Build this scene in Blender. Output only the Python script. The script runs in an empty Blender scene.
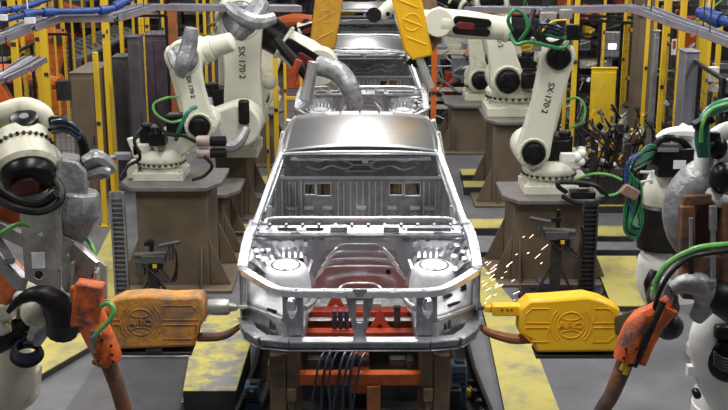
import bpy, bmesh, math, random
from mathutils import Vector, Matrix, Quaternion
random.seed(7)
R = math.radians
C = bpy.context.scene.collection
CAMZ = 3.9; PITCH = R(14.6); F = 1112.0
# ---- camera geometry helpers: turn a photo pixel plus a real distance into a world point
def P(px, py, Y):
    u = (px-364)/F; v = (205-py)/F
    dy = math.cos(PITCH)+v*math.sin(PITCH); dz = -math.sin(PITCH)+v*math.cos(PITCH)
    t = Y/dy
    return Vector((u*t, Y, CAMZ+dz*t))
def FL(px, py, z=0.0):
    u = (px-364)/F; v = (205-py)/F
    dy = math.cos(PITCH)+v*math.sin(PITCH); dz = -math.sin(PITCH)+v*math.cos(PITCH)
    t = (z-CAMZ)/dz
    return Vector((u*t, dy*t, z))
V = Vector
# ---- materials
def mat(name, col, rough=.5, metal=0., col2=None, nscale=6., lo=.45, hi=.7, bump=0., bscale=40., spec=.5, rvar=0., emit=None, coat=0.):
    m = bpy.data.materials.new(name); m.use_nodes = True
    nt = m.node_tree; b = nt.nodes['Principled BSDF']
    b.inputs['Base Color'].default_value = (*col, 1); b.inputs['Roughness'].default_value = rough
    b.inputs['Metallic'].default_value = metal; b.inputs['Specular IOR Level'].default_value = spec
    b.inputs['Coat Weight'].default_value = coat
    tc = nt.nodes.new('ShaderNodeTexCoord')
    if col2 is not None:
        n = nt.nodes.new('ShaderNodeTexNoise'); n.inputs['Scale'].default_value = nscale; n.inputs['Detail'].default_value = 7
        n.inputs['Roughness'].default_value = .65
        nt.links.new(tc.outputs['Object'], n.inputs['Vector'])
        r = nt.nodes.new('ShaderNodeValToRGB'); r.color_ramp.elements[0].position = lo; r.color_ramp.elements[1].position = hi
        r.color_ramp.elements[0].color = (*col, 1); r.color_ramp.elements[1].color = (*col2, 1)
        nt.links.new(n.outputs['Fac'], r.inputs['Fac']); nt.links.new(r.outputs['Color'], b.inputs['Base Color'])
        if rvar:
            mm = nt.nodes.new('ShaderNodeMath'); mm.operation = 'MULTIPLY_ADD'
            mm.inputs[1].default_value = rvar; mm.inputs[2].default_value = rough-rvar*.5
            nt.links.new(n.outputs['Fac'], mm.inputs[0]); nt.links.new(mm.outputs[0], b.inputs['Roughness'])
    if bump:
        n2 = nt.nodes.new('ShaderNodeTexNoise'); n2.inputs['Scale'].default_value = bscale; n2.inputs['Detail'].default_value = 4
        nt.links.new(tc.outputs['Object'], n2.inputs['Vector'])
        bp = nt.nodes.new('ShaderNodeBump'); bp.inputs['Strength'].default_value = bump; bp.inputs['Distance'].default_value = .02
        nt.links.new(n2.outputs['Fac'], bp.inputs['Height']); nt.links.new(bp.outputs['Normal'], b.inputs['Normal'])
    if emit:
        b.inputs['Emission Color'].default_value = (*emit[0], 1); b.inputs['Emission Strength'].default_value = emit[1]
    return m
M = {}
M['cream'] = mat('cream_paint', (.66,.65,.54), .4, 0, (.36,.35,.28), 5, .58, .8, .08, 18)
M['cream2'] = mat('aged_cream_paint', (.62,.60,.47), .45, 0, (.26,.24,.17), 7, .52, .78, .1, 18)
M['white'] = mat('white_paint', (.76,.76,.72), .4, 0, (.4,.39,.36), 5, .6, .85)
M['black'] = mat('black_cast', (.004,.004,.005), .33, 0, (.012,.012,.013), 8, spec=.3)
M['rubber'] = mat('black_rubber', (.006,.006,.007), .42, 0, (.018,.017,.016), 12, spec=.3)
M['dark'] = mat('dark_steel', (.045,.043,.045), .5, .5, (.09,.08,.07), 8)
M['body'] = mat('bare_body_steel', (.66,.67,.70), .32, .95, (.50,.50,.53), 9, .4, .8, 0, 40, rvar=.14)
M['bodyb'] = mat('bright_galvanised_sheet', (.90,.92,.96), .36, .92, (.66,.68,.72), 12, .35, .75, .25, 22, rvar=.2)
M['bodyd'] = mat('dull_pressed_steel', (.56,.56,.58), .42, .45, (.36,.36,.37), 12, .4, .7, .25, 26)  # lightened so the colour makes up for light missing inside the cab
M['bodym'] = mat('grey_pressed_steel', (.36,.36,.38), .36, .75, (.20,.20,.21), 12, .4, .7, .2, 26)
M['dkgrey'] = mat('dark_grey_enamel', (.085,.083,.09), .5, .2, (.05,.048,.05), 6)
M['sheetlit'] = mat('lit_galvanised_sheet', (.88,.90,.94), .42, .35, (.66,.68,.72), 9, .4, .75)  # galvanised sheet with strong light put into its colour: whiter, less metallic
M['bodyx'] = mat('dark_pressed_steel', (.24,.24,.25), .42, .5, (.14,.14,.145), 12, .4, .7)
M['roof'] = mat('smooth_roof_steel', (.44,.435,.44), .30, 1., (.40,.395,.40), 3)
M['galv'] = mat('galvanised_steel', (.36,.36,.38), .45, .7, (.22,.22,.24), 9, .35, .7)
M['alu'] = mat('machined_aluminium', (.46,.45,.41), .4, .6, (.25,.24,.21), 10, .4, .75)
M['yellow'] = mat('yellow_safety_paint', (.72,.46,.02), .5, 0, (.38,.22,.03), 6, .58, .85)
M['gun'] = mat('yellow_gun_cover', (.90,.50,.015), .38, 0, (.78,.40,.02), 5, .5, .8)
M['gund'] = mat('soiled_gun_cover', (.56,.25,.04), .6, 0, (.20,.13,.09), 4.5, .42, .66, .6, 20)
M['guno'] = mat('worn_orange_gun_cover', (.62,.33,.03), .5, 0, (.40,.19,.04), 5, .45, .75, .2, 20)
M['pyellow'] = mat('worn_yellow_floor_paint', (.50,.43,.11), .55, 0, (.22,.21,.15), 3.2, .46, .72, .1, 12)
M['pyellow2'] = mat('scuffed_yellow_platform_paint', (.52,.45,.10), .4, 0, (.20,.20,.19), 4.2, .42, .58, .2, 12)
M['brown'] = mat('taupe_pedestal_paint', (.155,.118,.078), .5, 0, (.10,.076,.05), 3, .4, .75)
M['ptop'] = mat('grey_top_plate', (.19,.17,.165), .5, .2, (.12,.11,.10), 6)
M['orange'] = mat('orange_paint', (.66,.13,.015), .5, 0, (.24,.055,.02), 6, .5, .75)
M['sleeve'] = mat('orange_heat_sleeve', (.66,.12,.015), .6, 0, (.07,.045,.04), 5, .44, .62, .6, 14)
M['rust'] = mat('rusty_pipe', (.21,.085,.04), .6, .2, (.07,.055,.055), 7, .42, .65, .4, 22)
M['rusto'] = mat('rust_orange_pipe', (.36,.12,.04), .5, .1, (.2,.07,.03), 7)
M['post'] = mat('dirty_brown_post', (.17,.12,.07), .6, .2, (.07,.05,.035), 8)
M['wrap'] = mat('grey_protective_wrap', (.34,.34,.35), .4, .3, (.17,.17,.18), 9, .4, .65, 1.0, 11)
M['green'] = mat('green_hose', (.03,.22,.07), .4, 0, (.02,.12,.05), 10)
M['lgreen'] = mat('light_green_hose', (.16,.42,.10), .4, 0, (.08,.28,.08), 10)
M['teal'] = mat('teal_hose', (.02,.17,.12), .4)
M['blue'] = mat('blue_paint', (.02,.06,.25), .45, 0, (.01,.03,.12), 8)
M['bluel'] = mat('blue_grey_hose', (.025,.035,.06), .3, 0, (.012,.016,.03), 8)
M['bcyl'] = mat('faded_blue_housing', (.08,.15,.26), .5, 0, (.04,.07,.13), 8)
M['floor'] = mat('grey_factory_concrete', (.15,.15,.165), .45, 0, (.075,.073,.082), 1.3, .38, .72, .05, 8, rvar=.2)
M['plate'] = mat('dark_floor_plate', (.10,.10,.105), .35, .4, (.055,.055,.06), 2.2, .38, .7, .06, 6, rvar=.2)
M['trim'] = mat('pale_steel_strip', (.34,.34,.36), .35, .6, (.2,.2,.21), 6)
M['dplat'] = mat('dark_platform_side', (.03,.03,.03), .6, 0, (.05,.045,.04), 6)
M['tray'] = mat('cable_tray_grey', (.25,.25,.29), .5, .4, (.16,.15,.18), 5)
M['copper'] = mat('copper_brown_edge', (.30,.19,.16), .5, .3)
M['letter'] = mat('black_lettering', (.01,.01,.01), .5)
M['red'] = mat('dark_red_cover', (.11,.012,.012), .4)
M['redp'] = mat('red_paint', (.40,.05,.015), .5, 0, (.15,.02,.015), 6)
M['purple'] = mat('dull_violet_machine_paint', (.08,.06,.09), .5, 0, (.04,.03,.05), 6)
M['lab'] = mat('white_sticker', (.75,.75,.75), .5)
M['lamp'] = mat('lit_screen', (.8,.85,1), .5, emit=((.8,.9,1), 3))
M['spark'] = mat('glowing_spark', (1,.7,.5), .5, emit=((1,.62,.5), 3))
M['ybright'] = mat('bright_yellow_sheet', (.70,.48,.02), .5, 0, (.5,.33,.03), 4)
M['pinkm'] = mat('tarnished_motor_casing', (.42,.32,.29), .45, .2, (.25,.18,.16), 8)
# ---- mesh builder
def spline(pts, n=6):
    pts = [V(p) for p in pts]
    if len(pts) < 3: return pts
    out = []
    for i in range(len(pts)-1):
        p0 = pts[max(i-1,0)]; p1 = pts[i]; p2 = pts[i+1]; p3 = pts[min(i+2,len(pts)-1)]
        for k in range(n):
            t = k/n
            out.append(.5*((2*p1)+(p2-p0)*t+(2*p0-5*p1+4*p2-p3)*t*t+(3*p1-p0-3*p2+p3)*t**3))
    out.append(pts[-1]); return out
class MB:
    def __init__(s): s.bm = bmesh.new(); s.mi = 0
    def face(s, vs):
        try:
            f = s.bm.faces.new(vs); f.material_index = s.mi; return f
        except ValueError: return None
    def box(s, c, d, rot=None):
        c = V(c); h = V(d)*.5
        m = rot if rot is not None else Matrix.Identity(3)
        if isinstance(m, (tuple, list)): 
            from mathutils import Euler
            m = Euler(m).to_matrix()
        v = [s.bm.verts.new(c+m@V((x*h.x, y*h.y, z*h.z))) for x in (-1,1) for y in (-1,1) for z in (-1,1)]
        for q in ((0,1,3,2),(4,6,7,5),(0,4,5,1),(2,3,7,6),(0,2,6,4),(1,5,7,3)): s.face([v[i] for i in q])
        return s
    def bar(s, a, b, w, h=None, up=(0,0,1)):
        a = V(a); b = V(b); h = h or w; d = (b-a); L = d.length; d.normalize()
        up = V(up)
        if abs(d.dot(up)) > .97: up = V((0,1,0)) if abs(d.y) < .9 else V((1,0,0))
        x = d.cross(up).normalized(); z = x.cross(d).normalized()
        m = Matrix((x, d, z)).transposed()
        return s.box((a+b)/2, (w, L, h), m)
    def frames(s, pts):
        pts = [V(p) for p in pts]; fr = []
        t0 = (pts[1]-pts[0]).normalized()
        u = t0.orthogonal().normalized()
        for i in range(len(pts)):
            if i == 0: t = t0
            elif i == len(pts)-1: t = (pts[i]-pts[i-1]).normalized()
            else: t = ((pts[i+1]-pts[i]).normalized()+(pts[i]-pts[i-1]).normalized()).normalized()
            u = (u - t*u.dot(t)); u = u.normalized() if u.length > 1e-6 else t.orthogonal().normalized()
            fr.append((pts[i], u, t.cross(u)))
        return fr
    def tube(s, pts, r, n=8, sm=0, cap=True):
        if sm: 
            pr = None
            if isinstance(r, (list, tuple)):
                rr = []
                for i in range(len(r)-1):
                    for k in range(sm): rr.append(r[i]+(r[i+1]-r[i])*k/sm)
                rr.append(r[-1]); r = rr
            pts = spline(pts, sm)
        rs = r if isinstance(r, (list, tuple)) else [r]*len(pts)
        rings = []
        for (p, u, w), q in zip(s.frames(pts), rs):
            rings.append([s.bm.verts.new(p+(u*math.cos(a)+w*math.sin(a))*q) for a in [2*math.pi*k/n for k in range(n)]])
        for a, b in zip(rings, rings[1:]):
            for k in range(n): s.face([a[k], a[(k+1)%n], b[(k+1)%n], b[k]])
        if cap: s.face(rings[0][::-1]); s.face(rings[-1])
        return s
    def cyl(s, a, b, r, r1=None, n=20): return s.tube([a, b], [r, r if r1 is None else r1], n)
    def lathe(s, a, d, prof, n=24):     # prof: (distance along d, radius)
        a = V(a); d = V(d).normalized()
        return s.tube([a+d*t for t, _ in prof], [max(q, .0005) for _, q in prof], n)
    def prism(s, pts, o, ax, ay, az, t):   # polygon in (ax, ay), extruded by t along az both ways
        o = V(o); ax = V(ax); ay = V(ay); az = V(az)
        f = [s.bm.verts.new(o+ax*x+ay*y-az*t/2) for x, y in pts]
        b = [s.bm.verts.new(o+ax*x+ay*y+az*t/2) for x, y in pts]
        s.face(f[::-1]); s.face(b)
        n = len(pts)
        for i in range(n): s.face([f[i], f[(i+1)%n], b[(i+1)%n], b[i]])
        return s
    def xz(s, pts, y0, y1):              # polygon given as (x, z), between two depths
        return s.prism(pts, (0,(y0+y1)/2,0), (1,0,0), (0,0,1), (0,1,0), y1-y0)
    def ball(s, c, r, n=14):
        c = V(c); r = V(r) if not isinstance(r, (int, float)) else V((r,r,r))
        mt = Matrix.Translation(c) @ Matrix.Diagonal((*r, 1))
        k = bmesh.ops.create_uvsphere(s.bm, u_segments=n, v_segments=max(6, n//2+1), radius=1, matrix=mt)
        for v in k['verts']:
            for f in v.link_faces: f.material_index = s.mi
        return s
    def torus(s, c, ax, Rr, r, n=28, m=8, a0=0, a1=2*math.pi):
        c = V(c); ax = V(ax).normalized(); u = ax.orthogonal().normalized(); w = ax.cross(u)
        full = abs(a1-a0-2*math.pi) < 1e-4
        rings = []
        cnt = n if full else n+1
        for i in range(cnt):
            a = a0+(a1-a0)*i/n; d = u*math.cos(a)+w*math.sin(a)
            rings.append([s.bm.verts.new(c+d*(Rr+r*math.cos(b))+ax*r*math.sin(b)) for b in [2*math.pi*k/m for k in range(m)]])
        for i in range(len(rings) if full else len(rings)-1):
            A = rings[i]; B = rings[(i+1)%len(rings)]
            for k in range(m): s.face([A[k], A[(k+1)%m], B[(k+1)%m], B[k]])
        return s
    def grid(s, fn, nu, nv, t=0.0):
        g = [[s.bm.verts.new(V(fn(i/nu, j/nv))) for j in range(nv+1)] for i in range(nu+1)]
        for i in range(nu):
            for j in range(nv): s.face([g[i][j], g[i+1][j], g[i+1][j+1], g[i][j+1]])
        return s
    def add_mesh(s, me, mx):
        off = len(s.bm.verts); vs = [s.bm.verts.new(mx @ v.co) for v in me.vertices]
        for p in me.polygons: s.face([vs[i] for i in p.vertices])
        return s
    def plate(s, outer, holes, t, mx, bev=0.0):
        cu = bpy.data.curves.new('c', 'CURVE'); cu.dimensions = '2D'; cu.fill_mode = 'BOTH'; cu.extrude = t/2; cu.bevel_depth = bev
        for lp in [outer]+holes:
            sp = cu.splines.new('POLY'); sp.points.add(len(lp)-1); sp.use_cyclic_u = True
            for q, (x, y) in zip(sp.points, lp): q.co = (x, y, 0, 1)
        ob = bpy.data.objects.new('c', cu); me = bpy.data.meshes.new_from_object(ob)
        s.add_mesh(me, mx)
        bpy.data.objects.remove(ob); bpy.data.curves.remove(cu); bpy.data.meshes.remove(me)
        return s
    def text(s, txt, size, ext, mx):
        cu = bpy.data.curves.new('t', 'FONT'); cu.body = txt; cu.size = size; cu.extrude = ext; cu.align_x = 'CENTER'; cu.align_y = 'CENTER'
        cu.offset = size*.012; cu.resolution_u = 3
        ob = bpy.data.objects.new('t', cu); me = bpy.data.meshes.new_from_object(ob)
        s.add_mesh(me, mx)
        bpy.data.objects.remove(ob); bpy.data.curves.remove(cu); bpy.data.meshes.remove(me)
        return s
    def build(s, name, mats, parent=None, bev=0., smooth=True, solid=0., sub=0):
        bm = s.bm; bmesh.ops.recalc_face_normals(bm, faces=bm.faces)
        parts = [bm]
        if name not in KEEP_WHOLE and len(bm.verts) < 6000: parts = pieces(bm)
        org = V((0,0,0))
        if parent is not None: org = wloc(parent)
        else:
            if len(bm.verts):
                lo = V([min(v.co[i] for b in parts for v in b.verts) for i in range(3)]); hi = V([max(v.co[i] for b in parts for v in b.verts) for i in range(3)])
                org = V(((lo.x+hi.x)/2, (lo.y+hi.y)/2, lo.z))
        if not isinstance(mats, (list, tuple)): mats = [mats]
        first = None
        for b in parts:
            me = bpy.data.meshes.new(name)
            bmesh.ops.translate(b, verts=b.verts, vec=-org)
            b.to_mesh(me); b.free()
            for m in mats: me.materials.append(M[m] if isinstance(m, str) else m)
            if smooth: me.shade_smooth(); me.set_sharp_from_angle(angle=R(35))
            o = bpy.data.objects.new(name, me); C.objects.link(o); WL[o.name] = org
            if parent is not None: o.parent = parent
            else: o.location = org
            if solid: md = o.modifiers.new('s', 'SOLIDIFY'); md.thickness = solid; md.offset = 0
            if bev: md = o.modifiers.new('b', 'BEVEL'); md.width = bev; md.segments = 2; md.limit_method = 'ANGLE'; md.angle_limit = R(40)
            first = first or o
        return first
KEEP_WHOLE = {'lettering', 'welding_sparks', 'wire_mesh', 'cable_coil', 'warning_mark', 'emblem'}
def pieces(bm):
    bm.verts.ensure_lookup_table(); bm.verts.index_update()
    isl = [-1]*len(bm.verts); n = 0
    for v in bm.verts:
        if isl[v.index] >= 0: continue
        st = [v]; isl[v.index] = n
        while st:
            q = st.pop()
            for e in q.link_edges:
                w = e.other_vert(q)
                if isl[w.index] < 0: isl[w.index] = n; st.append(w)
        n += 1
    if n < 2 or n > 120: return [bm]
    lo = [[1e9]*3 for _ in range(n)]; hi = [[-1e9]*3 for _ in range(n)]
    for v in bm.verts:
        k = isl[v.index]
        for i in range(3): lo[k][i] = min(lo[k][i], v.co[i]); hi[k][i] = max(hi[k][i], v.co[i])
    sz = [max(hi[k][i]-lo[k][i] for i in range(3)) for k in range(n)]
    par = list(range(n))
    def find(a):
        while par[a] != a: par[a] = par[par[a]]; a = par[a]
        return a
    for a in range(n):
        for b in range(a+1, n):
            g = math.sqrt(sum(max(0, lo[a][i]-hi[b][i], lo[b][i]-hi[a][i])**2 for i in range(3)))
            if g <= max(.018, .48*max(sz[a], sz[b])): par[find(a)] = find(b)
    cl = sorted({find(k) for k in range(n)}, key=lambda c: -max(sz[k] for k in range(n) if find(k) == c))
    if len(cl) < 2 or len(cl) > 16: return [bm]
    out = []
    for c in cl:
        b2 = bm.copy(); b2.verts.ensure_lookup_table()
        bmesh.ops.delete(b2, geom=[v for v in b2.verts if find(isl[v.index]) != c], context='VERTS'); out.append(b2)
    bm.free(); return out
WL = {}
def wloc(o): return WL[o.name]
def tag(o, label=None, cat=None, group=None, kind=None):
    if label: o['label'] = label
    if cat: o['category'] = cat
    if group: o['group'] = group
    if kind: o['kind'] = kind
    return o
def thing(name, label, cat, loc, group=None):
    o = bpy.data.objects.new(name, None); C.objects.link(o); o.location = loc; o.empty_display_size = .1
    WL[o.name] = V(loc); tag(o, label, cat, group); return o
def kids(o): return [c for c in C.objects if c.parent == o]
def copy_tree(o, parent=None):
    c = o.copy(); C.objects.link(c); c.parent = parent; WL[c.name] = WL[o.name].copy()
    for ch in kids(o): copy_tree(ch, c)
    return c
def circ(cx, cy, r, n=14, ry=None): return [(cx+r*math.cos(2*math.pi*k/n), cy+(ry or r)*math.sin(2*math.pi*k/n)) for k in range(n)]
def rect(x0, y0, x1, y1): return [(x0,y0),(x1,y0),(x1,y1),(x0,y1)]
def MX(o, ax, ay):
    ax = V(ax).normalized(); ay = V(ay).normalized(); az = ax.cross(ay).normalized(); ay = az.cross(ax)
    m = Matrix((ax, ay, az)).transposed().to_4x4(); m.translation = V(o); return m
def hull2(a, ra, b, rb, n=10, waist=None):     # capsule outline round two circles in 2D, optional narrower waist
    a = V((a[0], a[1])); b = V((b[0], b[1])); d = b-a; th = math.atan2(d.y, d.x); out = []
    for k in range(n+1):
        t = th+math.pi/2+math.pi*k/n; out.append((a.x+ra*math.cos(t), a.y+ra*math.sin(t)))
    pr = V((-math.sin(th), math.cos(th)))
    if waist:
        for f in (.25,.5,.75):
            q = a+d*f-pr*(waist*(1+.35*(abs(f-.5)*2)**2)); out.append((q.x, q.y))
    for k in range(n+1):
        t = th-math.pi/2+math.pi*k/n; out.append((b.x+rb*math.cos(t), b.y+rb*math.sin(t)))
    if waist:
        for f in (.75,.5,.25):
            q = a+d*f+pr*(waist*(1+.35*(abs(f-.5)*2)**2)); out.append((q.x, q.y))
    return out
#PARTS
# ================= SETTING =================
tag(MB().box((0, 25, -.05), (44, 80, .1)).build('floor', 'floor'), kind='structure')
# ================= CAR BODIES =================
CX = -.03
def car_body():
    t = thing('car_body', '', 'car body', (CX, 8.4, .62), 'bare car bodies on the line')
    B = lambda *a: None
    # --- roof
    def rf(u, v):
        y = 8.86+u*1.64; w = .645-.022*u*u+.010*math.sin(u*math.pi); x = (v*2-1)*w
        return (CX+x, y, 2.035+.05*(1-(abs(v*2-1))**2.4)+.045*math.sin(u*math.pi)-(.012 if u > .86 else 0))
    m = MB(); m.grid(rf, 22, 22); roof = m.build('roof', 'roof', t, solid=.008)
    m = MB()
    for x in (-.48,-.27,-.06,.06,.27,.48):
        m.bar((CX+x, 10.28, 2.083-.1*x*x), (CX+x, 10.5, 2.065-.12*x*x), .012, .012)
    m.bar((CX-.62,10.275,2.058),(CX,10.275,2.098),.012,.008); m.bar((CX,10.275,2.098),(CX+.62,10.275,2.058),.012,.008)
    m.build('roof_step', 'galv', roof)
    for x0, x1 in ((-.60,-.34),(-.32,-.20),(-.18,-.02),(0,.16),(.18,.30),(.32,.60)):
        m = MB(); zz = lambda x: 2.092-.115*x*x
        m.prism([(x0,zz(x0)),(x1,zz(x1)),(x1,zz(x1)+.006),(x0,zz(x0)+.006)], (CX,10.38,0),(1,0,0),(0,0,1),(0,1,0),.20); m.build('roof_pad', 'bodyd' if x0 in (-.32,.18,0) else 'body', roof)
    # --- windscreen header and inner bow
    m = MB(); m.tube([(CX-.65,8.86,2.02),(CX-.3,8.82,2.045),(CX+.3,8.82,2.045),(CX+.65,8.86,2.02)], .013, 8, 4)
    m.bar((CX-.62,8.90,2.018),(CX+.62,8.90,2.018),.06,.012)
    for x in (-.02,): m.box((CX+x+.06, 8.97, 1.95), (.05,.07,.05))
    m.build('windscreen_header', 'bodyb', t, bev=.004)
    m = MB(); m.bar((CX-.6,9.30,1.89),(CX+.6,9.30,1.89),.07,.024); m.bar((CX-.6,9.9,1.98),(CX+.6,9.9,1.98),.07,.02)
    m.build('roof_bow', 'bodyb', t, bev=.004)
    for s in (-1, 1):
        X = lambda x: CX+s*x
        # pillars and rails
        m = MB(); m.tube([(X(.648),8.86,2.02),(X(.71),8.62,1.855),(X(.785),8.40,1.65),(X(.815),8.30,1.58)], [.026,.027,.029,.036], 10, 5)
        m.tube([(X(.63),8.90,2.0),(X(.685),8.66,1.83),(X(.755),8.46,1.65)], .018, 6, 4)
        m.build('windscreen_pillar', 'bodyb', t)
        m = MB(); m.tube([(X(.648),8.86,2.02),(X(.655),9.3,2.045),(X(.640),10.0,2.045),(X(.622),10.5,2.025)], .024, 10, 5)
        m.tube([(X(.665),8.9,1.96),(X(.675),9.6,1.98),(X(.65),10.46,1.96)], .016, 6, 4); m.build('roof_rail', 'bodyb', t)
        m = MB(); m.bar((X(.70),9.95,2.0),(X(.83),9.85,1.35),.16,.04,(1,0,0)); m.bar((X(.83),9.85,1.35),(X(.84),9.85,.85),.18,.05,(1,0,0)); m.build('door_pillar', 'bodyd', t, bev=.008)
        m = MB(); m.bar((X(.68),10.45,2.02),(X(.84),10.42,1.35),.10,.06,(1,0,0)); m.bar((X(.84),10.42,1.35),(X(.84),10.42,.80),.12,.06,(1,0,0))
        m.plate([(9.9,.85),(10.45,.85),(10.45,1.5),(10.3,1.55),(9.95,1.4)], [circ(10.2,1.15,.08)], .012, MX((X(.835),0,0),(0,1,0),(0,0,1)), .003)
        m.build('rear_pillar', 'body', t, bev=.008)
        m = MB(); m.bar((X(.83),8.3,.83),(X(.83),10.5,.83),.12,.16); m.build('sill', 'body', t, bev=.02)
        m = MB(); m.bar((X(.80),8.36,.85),(X(.80),8.36,1.56),.14,.05,(1,0,0)); m.plate([(8.2,.8),(8.42,.8),(8.42,1.5),(8.3,1.55),(8.2,1.5)], [circ(8.31,1.3,.03), circ(8.31,1.0,.03)], .01, MX((X(.80),0,0),(0,1,0),(0,0,1)), .002)
        m.build('hinge_pillar', 'body', t, bev=.008)
        # fender apron rail
        m = MB(); pts = [(X(.825),8.33,1.575),(X(.85),8.15,1.53),(X(.858),7.95,1.47),(X(.86),7.76,1.40)]
        for a, b in zip(pts, pts[1:]): m.bar(a, b, .075, .05)
        for p in pts[1:3]: m.cyl((p[0],p[1],p[2]+.018),(p[0],p[1],p[2]+.032),.014)
        m.bar((X(.79),8.36,1.585),(X(.85),8.32,1.585),.08,.04); m.build('fender_rail', 'bodyb', t, bev=.012)
        # outer flange in front of the wheel arch
        m = MB(); m.plate([(7.78,1.0),(8.0,1.02),(8.06,1.22),(8.02,1.40),(7.93,1.42),(7.78,1.37)], [circ(7.86,1.3,.018),circ(7.86,1.2,.012),circ(7.9,1.1,.018),circ(8.0,1.3,.02)], .008, MX((X(.880),0,0),(0,1,0),(0,0,1)), .003)
        for k in range(7): m.cyl((X(.880),7.80+.02*(k%2),1.05+.045*k),(X(.889),7.80+.02*(k%2),1.05+.045*k),.008, n=8)
        m.build('wing_flange', 'bodym', t)
        # inner apron, strut tower
        m = MB()
        def ap(u, v):
            y = 7.87+u*.41; xi = .45; xo = .85; x = xo+(xi-xo)*v
            zt = 1.42+.13*u; z = zt-(.36+.1*u)*v**1.35+.035*math.sin(v*9)*math.sin(u*7)
            return (X(x), y, z)
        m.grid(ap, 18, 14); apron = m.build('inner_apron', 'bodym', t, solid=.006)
        m = MB()
        m.lathe((X(.555),7.98,1.02),(0,-.10,1),[(0,.20),(.2,.185),(.30,.168),(.335,.15),(.345,.135),(.348,.11),(.33,.10),(.328,.05),(.305,.045)],26)
        for k in range(3):
            a = k*2.09+.5; m.cyl((X(.555)+.095*math.cos(a),7.948+.09*math.sin(a),1.345),(X(.555)+.095*math.cos(a),7.946+.09*math.sin(a),1.372),.012,n=8)
        tw = m.build('strut_tower', 'sheetlit', t)
        m = MB(); m.torus((X(.555),7.951,1.362),(0,-.10,1),.105,.008); m.torus((X(.555),7.951,1.358),(0,-.10,1),.055,.007); m.build('tower_ring', 'dark', tw)
        m = MB()
        m.mi = 0
        for q in range(22):
            xx = .47+.35*random.random(); yy = 7.88+.36*random.random(); p = ap((yy-7.87)/.41, (.85-xx)/.4)
            m.cyl(p, (p[0],p[1]-.01,p[2]+.02), .014+.014*random.random(), n=10)
        m.tube([(X(.80),8.25,1.46),(X(.70),8.12,1.40),(X(.70),7.98,1.34),(X(.76),7.90,1.33)], .014, 6, 4)
        m.tube([(X(.38),8.2,1.32),(X(.42),8.02,1.20),(X(.34),7.85,1.13),(X(.40),7.68,1.12)], .022, 7, 4)
        m.bar((X(.43),8.22,1.36),(X(.36),8.22,1.12),.05,.03); m.bar((X(.68),8.22,1.45),(X(.62),8.16,1.36),.03,.03)
        for k in range(4): m.bar((X(.46+.045*k),8.24,1.42),(X(.45+.045*k),8.14,1.36),.018,.014)
        for k in range(3): m.bar((X(.73+.03*k),8.06,1.33),(X(.73+.03*k),7.95,1.30),.014,.05)
        m.build('apron_bracket', 'body', apron)
        m = MB(); 
        for (yy, xx, rr) in ((7.95,.76,.026),(8.14,.74,.022),(8.05,.80,.02),(8.2,.56,.02)):
            p = V(ap((yy-7.87)/.41,(.85-xx)/.4)); m.cyl(p+V((0,-.003,.0)), p+V((0,-.012,.012)), rr, n=12)
        m.build('apron_hole', 'rubber', apron)
        # chassis leg
        m = MB(); m.bar((X(.44),7.5,.99),(X(.44),8.5,.97),.10,.12); m.bar((X(.44),8.5,.97),(X(.44),10.4,.80),.10,.10); m.build('chassis_leg', 'galv', t, bev=.012)
        # radiator support upright with oval hole
        m = MB()
        m.plate([(-.065,0),(.065,0),(.07,.33),(-.06,.33)], [circ(.01,.21,.042,18,.088), circ(-.035,.05,.008,8), circ(.03,.05,.008,8), circ(-.04,.12,.007,8), circ(-.045,.3,.007,8), circ(.045,.10,.006,8)], .03, MX((X(.475),7.50,.985),(s,0,0),(0,.03,1)), .004)
        m.bar((X(.41),7.50,.98),(X(.41),7.50,1.32),.014,.06); m.bar((X(.545),7.52,.98),(X(.545),7.52,1.32),.014,.06)
        for k in range(5): m.cyl((X(.44+.02*(k%3)),7.478,1.0+.028*k),(X(.44+.02*(k%3)),7.470,1.0+.028*k),.006,n=8)
        m.build('radiator_upright', 'bodym', t)
        m = MB(); m.lathe((X(.495),7.50,1.20),(0,1,0),[(.0,.034),(.05,.045),(.06,.05)],18); m.ball((X(.475),7.53,1.20),(.024,.02,.05)); m.build('headlamp_bracket', 'bodyb', t)
        # headlamp bay sheet
        m = MB()
        ol = [(X(.54),7.60,1.075),(X(.84),7.84,1.09),(X(.85),7.98,1.345),(X(.54),7.87,1.215)]
        if s < 0:
            m.grid(lambda u, v: V(ol[0]).lerp(V(ol[1]),u).lerp(V(ol[3]).lerp(V(ol[2]),u),v)+V((0,.025*math.sin(u*3.1)*math.sin(v*3.1),0)), 8, 8)
        else:
            m.grid(lambda u, v: V(ol[0]).lerp(V(ol[1]),u).lerp(V(ol[3]).lerp(V(ol[2]),u),v)+V((0,.02*math.sin(u*8)*math.sin(v*6),0)), 12, 12)
        hs = m.build('headlamp_sheet', 'sheetlit', t, solid=.008)
        m = MB(); 
        for k, (uu, vv, w, h) in enumerate(((.3,.75,.07,.012),(.35,.55,.09,.02),(.75,.6,.05,.05),(.5,.25,.12,.02)) if s > 0 else ((.35,.12,.09,.02),)):
            p = V(ol[0]).lerp(V(ol[1]),uu).lerp(V(ol[3]).lerp(V(ol[2]),uu),vv); m.box(p+V((0,-.03,0)),(w,.015,h),(0,0,s*.72))
        m.build('sheet_slot', 'dark' , hs)
        # corner panel between beam and headlamp
        ax = V((X(.88)-X(.53),.40,0)); L = ax.length
        mx = MX((X(.53),7.455,.955), ax, (0,.06,1))
        m = MB(); m.plate([(0,0),(L,.0),(L,.13),(L-.08,.125),(.20,.155),(.17,.12),(.02,.12)], [[(.10,.03),(.19,.03),(.19,.115),(.10,.10)]], .02, mx, .004)
        for k in range(3):
            a = mx @ V((.235+.03*k,.055+.024*k,s*-.014)); b = mx @ V((.44,.045+.028*k,s*-.014)); a.y -= .012; b.y -= .012; m.bar(a, b, .012, .010)
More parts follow.
